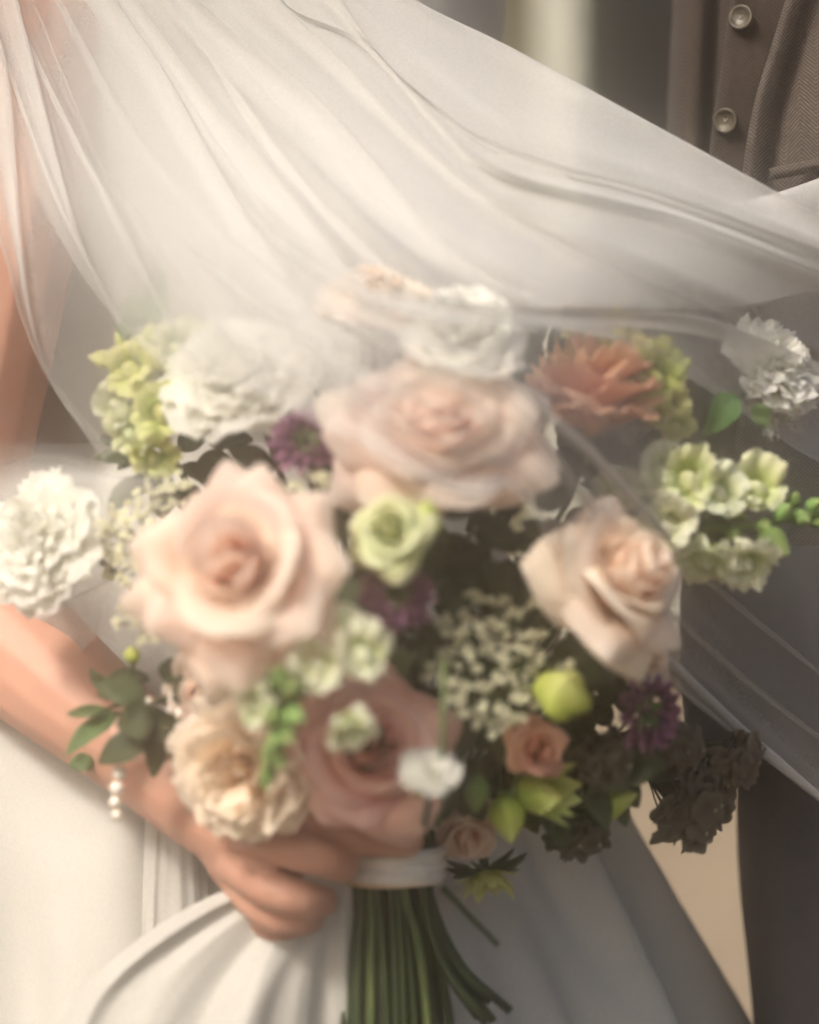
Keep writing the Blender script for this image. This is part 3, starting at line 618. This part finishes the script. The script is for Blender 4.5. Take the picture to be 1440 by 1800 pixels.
snapdragon('white snapdragon with a drooping green tip low in front of the dusty rose', (560, 1190), [(610, 1130, -.108), (540, 1200, -.136), (490, 1290, -.140), (468, 1372, -.132)],
    [(560, 1168, -.022, 50, (-.2, -1, .3)), (640, 1150, -.020, 56, (.3, -1, .5)), (606, 1120, -.01, 46, (.0, -1, .8)), (612, 1278, -.022, 44, (.3, -1, -.5)), (448, 1236, -.016, 42, (-.6, -1, .1))],
    [(492, 1190, -.02, 60, 23, (-.3, -.7, .6)), (515, 1215, -.026, 58, 21, (0, -1, .2)), (480, 1262, -.026, 58, 21, (-.5, -1, -.2)), (520, 1262, -.028, 58, 21, (.5, -1, -.1)), (486, 1300, -.024, 55, 20, (-.3, -1, -.6)), (505, 1296, -.026, 49, 18, (.4, -1, -.6)), (474, 1330, -.02, 58, 20, (-.3, -.8, -.9)), (490, 1335, -.02, 52, 17, (.4, -.8, -.9)), (470, 1366, -.016, 58, 15, (-.1, -.4, -1)), (540, 1200, -.02, 49, 17, (.4, -1, .4)), (445, 1262, -.014, 49, 18, (-.6, -1, -.5))], ['greenwhite'], -.118)
# lace flowers: umbels of tiny florets
fl5 = []
for i in range(5): fl5.append(grid_mesh('q', petal_grid(L=.0024, W=.0011, r0=.0002, a=(70, 75, 20), th=i * 1.2566, nu=3, nv=4, top=(.3, 2, 0), base=.4)))
FLORET = join_meshes('floret', fl5)
def umbel(x, y, rx, ry, n, label, dY=0., tilt=(0, 0, 0), seed=0, mat='lace', size=.74, name='lace_flower'):
    e, s = flower(name, x, y, label, 'lace flower', 'lace flowers in the bouquet', dY=dY, tilt=tilt); rr = np.random.default_rng(seed); br = []
    cl = [(math.sqrt((i + .5) / (n / 7)) , i * 2.39996) for i in range(n // 7)]
    for (q, a) in cl:
        cx_, cy_ = rx * s * q * math.cos(a) * (1 + .1 * rr.normal()), ry * s * q * math.sin(a) * (1 + .1 * rr.normal()); cz = .006 - .012 * q * q + rr.normal() * .003
        br.append(tube('b', [(0, 0, -.03), (cx_ * .5, cy_ * .5, cz - .010), (cx_, cy_, cz - .001)], [.0006, .0004], 6, 4))
        for j in range(7):
            ox, oy = rr.normal() * .0034 * size, rr.normal() * .0022 * size
            o = mesh_obj('floret', FLORET, M[mat], e, Matrix.Translation((cx_ + ox, cy_ + oy, cz + rr.normal() * .0014)) @ Matrix.Rotation(rr.random() * 6, 4, 'Z') @ Matrix.Rotation(rr.normal() * .4, 4, 'X') @ Matrix.Scale(size * (.8 + .5 * rr.random()), 4))
    mesh_obj('branches', join_meshes('branches', br), M['stemlight'], e)
umbel(868, 1165, 120, 122, 294, 'flat white lace flower head of tiny florets right of centre', dY=.004, seed=1, tilt=(.05, 0, .1))
umbel(222, 950, 90, 80, 189, 'cream lace flower head between left white bloom and big peach rose', dY=-.0, seed=2)
umbel(248, 1092, 38, 50, 49, 'small cream lace flower sprig against the left edge of the peach rose', dY=-.0, seed=3)
umbel(560, 858, 48, 40, 42, 'sparse cream lace florets in the dark gap under the mauve scabious', dY=-.0, seed=4)
umbel(300, 862, 50, 30, 42, 'cream lace florets behind the upper left petals of the peach rose', dY=.004, seed=5)
# dark wax flowers and pods
GW = 'dark dried flower heads in the bouquet'
def darkhead(x, y, rx, ry, n, label, dY=0., seed=0, size=1.0, name='dried_flower'):
    e, s = flower(name, x, y, label, 'dried flower', GW, dY=dY, tilt=(.2, .1, -.1)); rr = np.random.default_rng(seed)
    lob = join_meshes('floret', [grid_mesh('q', petal_grid(L=.0056, W=.0034, r0=.0006, a=(50, 72, 30), th=i * 1.2566, nu=5, nv=5, top=(.25, 2, 0), base=.5, seed=i)) for i in range(5)])
    br = []
    for i in range(n):
        q = math.sqrt((i + .5) / n); a = i * 2.39996; px_, py_ = rx * s * q * math.cos(a) * (1 + .08 * rr.normal()), ry * s * q * math.sin(a) * (1 + .08 * rr.normal()); pz = .010 * (1 - q * q) + rr.normal() * .003
        mesh_obj('floret', lob, M['bronze'], e, Matrix.Translation((px_, py_, pz)) @ Matrix.Rotation(rr.random() * 6, 4, 'Z') @ Matrix.Rotation(q * .8, 4, (-math.sin(a), math.cos(a), 0)) @ Matrix.Scale(size * (.8 + .5 * rr.random()), 4))
        if i % 4 == 0: mesh_obj('speck', FLORET, M['cream'], e, Matrix.Translation((px_ + .003, py_, pz + .003)) @ Matrix.Scale(.45, 4))
        br.append(tube('b', [(0, 0, -.03), (px_ * .6, py_ * .6, pz - .012), (px_, py_, pz)], [.0007, .0004], 5, 4))
    mesh_obj('branches', join_meshes('branches', br), M['stem'], e)
darkhead(1220, 1402, 70, 86, 60, 'large dark brown dried flower head hanging at the lower right edge', dY=-.0, seed=1, size=1.35)
darkhead(1290, 1332, 44, 42, 22, 'small brown dried flower head touching the dark trousers', dY=.0, seed=2, size=1.2)
darkhead(1192, 1310, 40, 30, 14, 'dark dried florets directly beneath the purple scabious', dY=.004, seed=5, size=1.25)
darkhead(1008, 1466, 46, 26, 14, 'dark brown florets under the lime lisianthus bell', dY=.004, seed=3, size=1.2)
darkhead(1050, 1330, 46, 52, 18, 'dark brown florets in shade between coral rose and round dark leaf', dY=.012, seed=4, size=1.2)
e, s = flower('scabious_pod', 855, 1530, 'upside down pale green scabious head with a dark fringe below the bouquet', 'seed head', None, dY=.0, tilt=(.05, .5, -1.2))
for i in range(26):
    add_petal(e, M['yellowgreen'], L=(44 + 14 * (i % 2)) * s, W=13 * s, r0=.004, a=(18 + 44 * (i % 3) / 2, 24 + 40 * (i % 3) / 2, 12), th=i * 2.39996, serr=(.08, 7), nu=7, nv=7, seed=800 + i)
for i in range(22):
    add_petal(e, M['leaf'], 'bract', L=(46 + 10 * (i % 3)) * s, W=5 * s, r0=.004, z0=.0, a=(70, 78 + 14 * (i % 3), 30), th=i * 2.39996, nu=5, nv=6, top=(.6, 1.5, .1), seed=830 + i)
# the bare green stem standing in front of the lace flower
e = empty('bare_stem', Matrix.Translation(P(778, 1350, -.095)), 'thin bare green stem standing upright in front of the lace flower', 'stem')
inv = e.matrix_world.inverted()
mesh_obj('stalk', tube('stalk', [inv @ P(781, 1158, -.095), inv @ P(779, 1250, -.112), inv @ P(776, 1352, -.106), inv @ P(770, 1450, -.03)], [.0012, .0013, .0014], 14, 8), M['stemlight'], e)
add_petal(e, M['stemlight'], 'stipule', L=.006, W=.0014, r0=.0006, z0=.0, a=(30, 20, 10), nu=5, nv=5)
# foliage
GL = 'leaf sprigs in the bouquet'
def sprig(label, pts, leaves, mat='leaf', name='leaf_sprig'):
    """pts: stalk (px,py,Y); leaves: (px,py,Y, direction on the picture in degrees, length px, half width px, facing)"""
    base = P(*pts[0]); Mw = Matrix.Translation(base); e = empty(name, Mw, label, 'leaf sprig', GL); inv = Mw.inverted()
    mesh_obj('stalk', tube('stalk', [inv @ P(*p) for p in pts], [.0014, .0011, .0007], 16, 6), M['stem'], e)
    for (x, y, Y, deg, L_, W_, fc) in leaves:
        s = S(Y); d = Vector((math.cos(R(deg)), -.15, math.sin(R(deg)))).normalized(); n = Vector(fc).normalized(); sd_ = d.cross(n).normalized(); n = sd_.cross(d)
        Mx = Matrix((sd_, d, n)).transposed().to_4x4(); Mx.translation = P(x, y, Y) - base
        mesh_obj('leaf', grid_mesh('leaf', leaf_grid(L_ * s, W_ * s, .35, .12 + .25 * random.random(), twist=random.random() - .5)), M[mat], e, Mx)
    return e
sprig('dark olive sprig with broad leaves over the bare forearm', [(330, 1215, -.02), (262, 1238, -.03), (205, 1240, -.028), (160, 1262, -.02)],
    [(258, 1238, -.034, 150, 92, 25, (0, -1, .3)), (250, 1225, -.03, 172, 80, 13, (.1, -1, .5)), (270, 1262, -.04, 190, 66, 32, (0, -1, .2)), (232, 1262, -.036, 350, 92, 33, (0, -1, .1)), (272, 1290, -.032, 272, 76, 18, (.2, -1, 0)),
     (262, 1298, -.034, 200, 98, 27, (0, -1, .3)), (340, 1268, -.03, 235, 72, 22, (.2, -1, .1)), (300, 1225, -.03, 20, 80, 26, (0, -1, .4)), (262, 1195, -.018, 168, 78, 14, (0, -1, .6)), (290, 1200, -.026, 60, 50, 20, (.1, -1, .3)), (345, 1300, -.02, 232, 60, 15, (.3, -1, .1)), (190, 1218, -.02, 128, 52, 10, (.3, -1, .3))])
sprig('pale grey green leaf sprig pointing left across the forearm', [(240, 1262, -.01), (198, 1254, -.012), (150, 1270, -.01)],
    [(196, 1252, -.014, 178, 78, 11, (0, -1, .5)), (205, 1258, -.014, 208, 112, 17, (0, -1, .3)), (165, 1342, .02, 175, 44, 15, (0, -1, .2))], 'leafpale')
sprig('pale leaf sprig standing up at top left behind the veil', [(255, 640, .01), (255, 570, .012), (262, 520, .016)],
    [(246, 572, .006, 110, 62, 22, (-.2, -1, .1)), (258, 566, .004, 62, 66, 22, (.2, -1, .2)), (262, 520, .01, 62, 62, 17, (.1, -1, .1)), (240, 590, .004, 150, 40, 16, (0, -1, .3))], 'leafpale')
sprig('glossy round dark leaf beside the dried flower head', [(1010, 1350, .015), (1065, 1345, .005), (1110, 1340, .0)], [(1066, 1350, -.006, 8, 100, 40, (.1, -1, .15)), (1150, 1330, -.004, 60, 40, 14, (.2, -1, 0)), (1060, 1375, .0, 330, 52, 18, (.1, -1, 0))])
sprig('green leaf hanging beneath the white frilly bloom at far right', [(1310, 690, .02), (1280, 720, .015), (1255, 745, .012)], [(1300, 700, .0, 215, 66, 26, (0, -1, .3)), (1285, 700, -.002, 240, 76, 20, (.1, -1, .2)), (1330, 710, .004, 290, 46, 16, (.1, -1, 0))], 'leafpale')
sprig('dark leaf sprig left of the plum scabious', [(660, 1080, -.02), (640, 1050, -.03), (610, 1040, -.035)], [(664, 1046, -.05, 178, 86, 24, (0, -1, .4)), (655, 1072, -.045, 195, 60, 18, (0, -1, .1)), (690, 1120, -.04, 250, 90, 24, (0, -1, .1)), (735, 1160, -.04, 262, 80, 20, (0, -1, 0))])
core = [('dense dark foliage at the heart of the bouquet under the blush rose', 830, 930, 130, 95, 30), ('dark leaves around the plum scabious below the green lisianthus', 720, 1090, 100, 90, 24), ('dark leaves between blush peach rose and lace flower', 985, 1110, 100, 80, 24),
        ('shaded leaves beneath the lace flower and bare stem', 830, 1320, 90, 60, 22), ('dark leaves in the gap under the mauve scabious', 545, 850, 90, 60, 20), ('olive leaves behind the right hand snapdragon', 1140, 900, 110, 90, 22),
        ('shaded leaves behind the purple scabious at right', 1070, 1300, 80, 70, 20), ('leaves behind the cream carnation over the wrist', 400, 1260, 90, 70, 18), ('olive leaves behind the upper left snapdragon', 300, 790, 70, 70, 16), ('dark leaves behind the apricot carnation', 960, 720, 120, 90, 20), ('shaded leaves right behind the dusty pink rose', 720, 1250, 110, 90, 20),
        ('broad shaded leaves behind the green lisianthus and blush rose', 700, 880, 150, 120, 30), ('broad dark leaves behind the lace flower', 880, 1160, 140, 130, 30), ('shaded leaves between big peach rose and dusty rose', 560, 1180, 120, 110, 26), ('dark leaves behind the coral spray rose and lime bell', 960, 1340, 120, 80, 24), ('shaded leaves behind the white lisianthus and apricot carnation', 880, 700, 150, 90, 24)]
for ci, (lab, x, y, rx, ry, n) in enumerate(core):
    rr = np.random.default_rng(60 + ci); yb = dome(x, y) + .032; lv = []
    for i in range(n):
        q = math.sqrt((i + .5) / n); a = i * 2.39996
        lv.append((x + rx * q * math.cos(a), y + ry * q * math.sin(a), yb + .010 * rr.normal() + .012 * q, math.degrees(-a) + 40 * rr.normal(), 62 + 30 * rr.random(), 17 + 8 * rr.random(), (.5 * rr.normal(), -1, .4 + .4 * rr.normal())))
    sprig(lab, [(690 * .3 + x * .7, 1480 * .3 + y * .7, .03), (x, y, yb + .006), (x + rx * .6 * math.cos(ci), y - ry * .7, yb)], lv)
# extra stems that fill the handful
for i in range(26):
    Mw = Matrix.Translation(P(600 + 180 * (i / 25), 1430 - 20 * (i % 3), .02)); e = empty('cut_stem', Mw, 'green stem in the bundle held below the white ribbon', 'stem', 'bare stems of the bouquet')
    e.rotation_euler = (0, 0, 0); stem_for(e, Mw @ Matrix.Rotation(0, 4, 'X'), rad=.0021)
# side twig at the lower right of the bundle
e = empty('twig', Matrix.Translation(P(790, 1570, -.012)), 'thin brown twig sticking out right below the ribbon', 'twig'); inv = e.matrix_world.inverted()
mesh_obj('stalk', tube('stalk', [inv @ P(778, 1560, -.012), inv @ P(820, 1605, -.016), inv @ P(876, 1662, -.02)], [.0016, .0015, .0014], 8, 6), M['stem'], e)
add_petal(e, M['stem'], 'leaf_scar', L=.004, W=.0012, r0=.001, a=(40, 30, 10), nu=5, nv=5)
# ribbon
rb = empty('ribbon', Matrix.Translation(BIND), 'white satin ribbon wound in soft creases round the stems', 'ribbon')
def band(z0, z1, r_, mat, seed, name='ribbon_wrap', tilt=.0):
    rr = np.random.default_rng(seed); th = np.linspace(0, 2 * np.pi, 60, endpoint=False); v = np.linspace(0, 1, 16); T, Vv = np.meshgrid(th, v); ph = rr.random(4) * 6
    rad = r_ + .0011 * np.sin(9 * Vv + 2 * np.sin(T + ph[0]) + ph[1]) * np.sin(np.pi * Vv) + .0006 * np.sin(22 * Vv + 3 * np.cos(T * 2 + ph[2])) - .0012 * (2 * Vv - 1) ** 4
    G = np.stack([rad * np.cos(T), rad * .9 * np.sin(T), z0 + (z1 - z0) * Vv + tilt * np.cos(T)], -1); mesh_obj(name, grid_mesh(name, G, wrap=True), mat, rb)
band(-.0045, .0080, .0242, M['ribbon'], 1, tilt=.001); band(-.0070, .0000, .0238, M['ribbon'], 2, tilt=-.0012); band(-.0085, -.0050, .0225, M['cream'], 3, 'ribbon_edge', tilt=.0004)
# pearls
pe = empty('pearl_strand', Matrix.Translation(P(217, 1320, -.03)), 'short strand of ivory pearls dangling below the dark leaves', 'pearl strand'); inv = pe.matrix_world.inverted()
def pearl(x, y, r_, Y, parent, iv):
    th, ph = np.meshgrid(np.linspace(0, 2 * np.pi, 20, endpoint=False), np.linspace(.02, np.pi - .02, 12)); rm = r_ * S(Y)
    G = np.stack([np.cos(th) * np.sin(ph), np.sin(th) * np.sin(ph), np.cos(ph)], -1) * rm
    mesh_obj('pearl', grid_mesh('pearl', G, wrap=True), M['pearl'], parent, iv @ Matrix.Translation(P(x, y, Y)))
for x, y, r_ in ((217, 1334, 11), (210, 1359, 13.5), (206, 1386, 13.5), (203, 1411, 12), (206, 1433, 10.5)): pearl(x, y, r_, -.03, pe, inv)
mesh_obj('thread', tube('thread', [inv @ P(235, 1300, -.02), inv @ P(217, 1334, -.03), inv @ P(206, 1384, -.03), inv @ P(206, 1432, -.03)], [.0003, .0003], 12, 5), M['cream'], pe)
pp = empty('pearl_pin', Matrix.Translation(P(314, 1254, -.045)), 'white pearl drops pinned among the dark leaves', 'pearl pin'); inv = pp.matrix_world.inverted()
for x, y, r_ in ((262, 1232, 6), (316, 1255, 9), (298, 1249, 5)): pearl(x, y, r_, -.047, pp, inv)
mesh_obj('wire', tube('wire', [inv @ P(262, 1232, -.045), inv @ P(290, 1246, -.044), inv @ P(316, 1255, -.045)], [.0003, .0003], 8, 4), M['pearl'], pp)
# ------------------------------------------------------------------ the veil
def veil_depth(x, y):
    lat = np.exp(-((x - 680) / 900) ** 2); fall = sm((y + 120) / 1000) * (1 - .55 * sm((y - 900) / 500))
    side = np.exp(-((x - 680) / 700) ** 2 * sm((y - 350) / 500))
    return .098 - .265 * fall * lat * side
def sheet(lines, nt=70, sub=7, lift=0., bulge=.005, dens=1.0):
    cur = [cat_rom(l['p'], nt) for l in lines]; tt = np.linspace(0, 1, nt); rows = []
    def d_of(l): return np.interp(tt, np.linspace(0, 1, len(np.atleast_1d(l.get('d', .4)))), np.atleast_1d(l.get('d', .4)))
    for k, l in enumerate(lines):
        A = cur[k]
        if k:
            B0, d0 = last
            for j in range(1, sub):           # the plain stretch, sagging back between two folds
                f = j / sub; p = B0 * (1 - f) + A * f
                rows.append((p, bulge * math.sin(math.pi * f), d0 * (1 - f) + d_of(l) * f))
        o_ = 1.0; w = np.interp(tt, np.linspace(0, 1, len(np.atleast_1d(l.get('w', 0)))), np.atleast_1d(l.get('w', 0)))
        dA = d_of(l)
        if k and np.any(w > 0):
            v = cur[k - 1] - A; v /= np.linalg.norm(v, axis=1)[:, None] + 1e-9
            o_ = np.clip(w / 32, .04, 1); rows += [(A, -.004 * o_, dA), (A - v * 1.2 * o_[:, None], -.001 * o_, dA), (A + v * w[:, None] * .5, .004 * o_, dA)]
            B = A + v * w[:, None]; rows += [(B, .006 * o_, dA), (B + v * 1.0 * o_[:, None], .009 * o_, dA), (B - v * w[:, None] * .5, .011 * o_, dA)]; last = (A - v * 2.5, dA)
        else:
            rows.append((A, 0., dA)); last = (A, dA)
    G = np.zeros((len(rows), nt, 3)); D = np.zeros((len(rows), nt))
    for i, (p, off, d) in enumerate(rows):
        Y = veil_depth(p[:, 0], p[:, 1]) + lift + off; s = FW / 1440 * (CAM_D + Y) / CAM_D
        G[i] = np.stack([(p[:, 0] - 720) * s, Y, CAM_Z - (p[:, 1] - 900) * s], 1); D[i] = np.minimum(d * dens, .8)
    return G, D
veil = empty('veil', Matrix.Translation(P(300, -200, .05)), 'long sheer white tulle veil sweeping in soft folds from upper left over the bouquet', 'veil')
vinv = veil.matrix_world.inverted()
def add_sheet(name, lines, **kw):
    G, D = sheet(lines, **kw)
    o = mesh_obj(name, grid_mesh(name, G, attr=D.ravel()), M['tulle'], veil); o.matrix_parent_inverse = vinv
    return G
A = [
 dict(p=[(-140, 60), (-80, 280), (0, 425), (40, 560), (95, 680), (185, 805)], d=[.3, .3, .3, .26, .16, 0]),
 dict(p=[(-60, -80), (10, 110), (37, 425), (65, 598), (112, 690), (198, 800)], w=[30, 30, 40, 22, 8, 4], d=[.34, .34, .36, .34, .3, .12]),
 dict(p=[(-34, -80), (5, 80), (100, 340), (185, 510), (215, 580), (300, 760)], w=[6, 6, 6, 6, 4, 4], d=[.3, .3, .28, .16, 0]),
 dict(p=[(6, -80), (38, 30), (100, 275), (145, 425), (222, 600), (320, 760)], w=[40, 44, 36, 22, 5, 3], d=[.36, .36, .34, .2, 0]),
 dict(p=[(28, -80), (45, 50), (145, 260), (178, 320), (300, 560), (420, 760)], w=[14, 12, 14, 6, 4], d=[.3, .3, .3, .2, 0]),
 dict(p=[(40, -80), (60, 0), (175, 280), (210, 330), (380, 560), (520, 740)], w=[2, 3, 3, 3, 8, 8], d=[.2, .2, .25, .4, .3, 0]),
 dict(p=[(150, -80), (230, 40), (292, 130), (400, 320), (560, 560), (640, 700)], w=[50, 50, 46, 50, 30], d=[.45, .5, .5, .5, .3, 0]),
 dict(p=[(205, -80), (245, 0), (380, 185), (525, 355), (640, 500), (740, 620)], w=[60, 60, 70, 60, 30, 10], d=[.5, .5, .52, .52, .3, 0]),
 dict(p=[(260, -80), (300, 0), (415, 155), (540, 320), (720, 500), (850, 590)], w=[10, 10, 40, 40, 30], d=[.42, .42, .5, .5, .3, 0]),
 dict(p=[(310, -80), (350, 0), (550, 165), (670, 295), (800, 440), (955, 538)], w=[70, 80, 90, 80, 50, 10], d=[.5, .5, .52, .55, .55, .42]),
 dict(p=[(440, -80), (490, 0), (620, 125), (740, 250), (890, 370), (1100, 470), (1270, 545)], w=[50, 60, 60, 60, 60, 50], d=.52),
 dict(p=[(470, -80), (505, 10), (640, 75), (760, 205), (870, 305), (1070, 360), (1210, 395), (1480, 500)], w=[10, 12, 14, 30, 40, 40, 30], d=.5),
 dict(p=[(560, -80), (600, 0), (680, 110), (760, 180), (845, 240), (970, 285), (1145, 332), (1480, 450)], w=[30, 30, 20, 30, 20, 18, 30], d=.5),
 dict(p=[(640, -80), (730, 0), (900, 85), (1150, 220), (1365, 338), (1480, 400)], w=[5, 5, 5, 5, 5], d=[.55, .52, .5, .45, .42]),
]
add_sheet('veil_layer', A, dens=.74)
add_sheet('veil_layer', [dict(p=[(-60, -90), (60, 330), (260, 620), (480, 700), (600, 720)], d=[.2, .25, .4, .3, 0]), dict(p=[(60, -90), (260, 260), (500, 500), (720, 580), (900, 600)], d=[.25, .5, .5, .3, 0], w=[10, 20, 20, 10]),
    dict(p=[(300, -90), (520, 160), (760, 380), (1000, 500), (1280, 560)], d=[.5, .5, .55, .4, .1], w=[10, 30, 40, 20]), dict(p=[(500, -90), (700, 60), (960, 260), (1230, 380), (1480, 480)], d=[.5, .5, .5, .45], w=[10, 20, 20, 16]), dict(p=[(636, -84), (722, 2), (893, 88), (1143, 224), (1358, 342), (1480, 405)], d=[.45, .45, .42, .40])], lift=.022, dens=.66)
Bs = [
 dict(p=[(240, 520), (400, 660), (560, 745), (707, 811), (752, 842), (822, 867), (880, 852), (930, 890), (985, 1000), (1040, 1100), (1085, 1165), (1150, 1180), (1230, 1240), (1330, 1322), (1490, 1446)], d=[0, .10, .18, .24, .28, .26, .2, .24, .36, .48, .5]),
 dict(p=[(260, 480), (420, 600), (600, 690), (760, 770), (860, 800), (930, 830), (985, 930), (1050, 1050), (1110, 1130), (1235, 1216), (1336, 1308), (1490, 1430)], w=[2, 4, 6, 6, 8, 10, 14, 20, 26, 14, 8], d=[0, .15, .18, .17, .16, .16, .2, .3, .4, .42]),
 dict(p=[(300, 400), (440, 520), (545, 580), (650, 645), (790, 690), (890, 730), (960, 790), (1050, 900), (1130, 1020), (1300, 1180), (1490, 1330)], w=[2, 20, 30, 34, 26, 16, 12, 12, 8], d=[0, .22, .22, .13, .12, .22, .26, .24, .2]),
 dict(p=[(360, 380), (500, 490), (640, 580), (780, 640), (890, 660), (960, 722), (1040, 792), (1120, 880), (1230, 1000), (1490, 1220)], w=[2, 6, 8, 10, 18, 16, 14, 10, 6], d=[0, .22, .2, .16, .24, .26, .22, .18]),
 dict(p=[(400, 350), (560, 475), (740, 552), (930, 572), (1090, 588), (1230, 655), (1390, 775), (1490, 835)], w=[2, 10, 10, 6, 3, 3, 3, 3], d=[0, .32, .34, .2, .14, .22, .22]),
 dict(p=[(430, 320), (590, 450), (750, 520), (940, 540), (1210, 555), (1330, 592), (1490, 660)], w=[4, 24, 34, 30, 30, 30, 20], d=[0, .18, .32, .42, .42, .38]),
]
add_sheet('veil_layer', Bs, lift=-.006, dens=.8)
Cs = [
 dict(p=[(900, 560), (1100, 605), (1250, 690), (1400, 790), (1490, 835)], d=[.1, .4, .5, .5]),
 dict(p=[(800, 470), (955, 538), (1150, 540), (1335, 590), (1400, 640), (1490, 720)], w=[10, 10, 16, 20, 10], d=[.35, .55, .58, .55]),
 dict(p=[(850, 400), (1020, 420), (1220, 480), (1310, 500), (1345, 560), (1490, 640)], w=[20, 30, 30, 14, 10], d=[.45, .58, .6, .58]),
 dict(p=[(860, 380), (1065, 422), (1230, 376), (1365, 340), (1490, 296)], w=[4, 4, 6, 6, 6], d=[.4, .48, .5, .5]),
]
add_sheet('veil_layer', Cs, lift=.035)
Ds = [
 dict(p=[(-60, 1290), (20, 1245), (100, 1200), (170, 1120), (215, 1140)], d=[.32, .3, .26, .16, 0]), dict(p=[(-60, 1120), (60, 1080), (150, 1040), (220, 1010), (260, 1020)], w=[3, 3, 3], d=[.34, .32, .28, .16, 0]), dict(p=[(-60, 930), (40, 870), (140, 850), (240, 850), (330, 840)], d=[.38, .36, .28, .14, 0]), dict(p=[(-60, 790), (20, 770), (100, 775), (190, 806), (300, 790)], d=[0, 0, 0])]
add_sheet('veil_layer', Ds, lift=.02, dens=1.6)
def hem(line, lift, rad=.00032, a=0., b=1.):
    c = cat_rom(line['p'], 80); c = c[int(a * 79):int(b * 79) + 1]; Y = veil_depth(c[:, 0], c[:, 1]) + lift; s = FW / 1440 * (CAM_D + Y) / CAM_D
    pts = np.stack([(c[:, 0] - 720) * s, Y, CAM_Z - (c[:, 1] - 900) * s], 1); me = tube('hem', pts, [rad, rad], 90, 6)
    at_ = me.attributes.new('weave', 'FLOAT', 'POINT'); at_.data.foreach_set('value', [.5] * len(me.vertices))
    mesh_obj('hem', me, M['tulle'], veil).matrix_parent_inverse = vinv
def strand(p, rad, wv, lift=-.010):      # tulle gathered into a cord along a fold
    c = cat_rom(p, 80); Y = veil_depth(c[:, 0], c[:, 1]) + lift; s = FW / 1440 * (CAM_D + Y) / CAM_D
    pts = np.stack([(c[:, 0] - 720) * s, Y, CAM_Z - (c[:, 1] - 900) * s], 1); me = tube('fold', pts, [rad * .2, rad, rad * .8, rad, rad * .25], 90, 8)
    at_ = me.attributes.new('weave', 'FLOAT', 'POINT'); at_.data.foreach_set('value', [wv] * len(me.vertices))
    mesh_obj('fold', me, M['tulle'], veil).matrix_parent_inverse = vinv
strand([(884, 650), (960, 722), (1040, 792), (1120, 880), (1196, 966)], .0015, .5); strand([(896, 690), (970, 792), (1020, 856), (1070, 925), (1110, 985)], .0010, .45)
strand([(1100, 1110), (1170, 1158), (1240, 1222), (1336, 1312), (1490, 1440)], .0026, .5); strand([(700, 806), (752, 842), (822, 867), (880, 850)], .0014, .30)
hem(A[-1], 0.); hem(Cs[-1], .035, a=.3); hem(Bs[0], -.006, .0004, a=.62); hem(A[0], 0., a=.3)
# ------------------------------------------------------------------ added haze volume, standing in for soft-focus bloom and lifted blacks
hz = bpy.data.meshes.new('haze'); bm = bmesh.new(); bmesh.ops.create_cube(bm, size=1)
lo, hi = Vector((-14.5, -4.5, -1)), Vector((14.5, 10.5, 3.1))
for v in bm.verts: v.co = Vector([lo[i] + (v.co[i] + .5) * (hi[i] - lo[i]) for i in range(3)])
bm.to_mesh(hz); bm.free()
mh, t, N, L = nodes('bloom_haze'); pv = N('VolumePrincipled'); pv.inputs['Color'].default_value = (.93, .89, .81, 1); pv.inputs['Density'].default_value = HAZE; pv.inputs['Anisotropy'].default_value = .98
o = N('OutputMaterial'); L(pv.outputs[0], o.inputs['Volume'])
tag(mesh_obj('haze', hz, mh), kind='stuff')
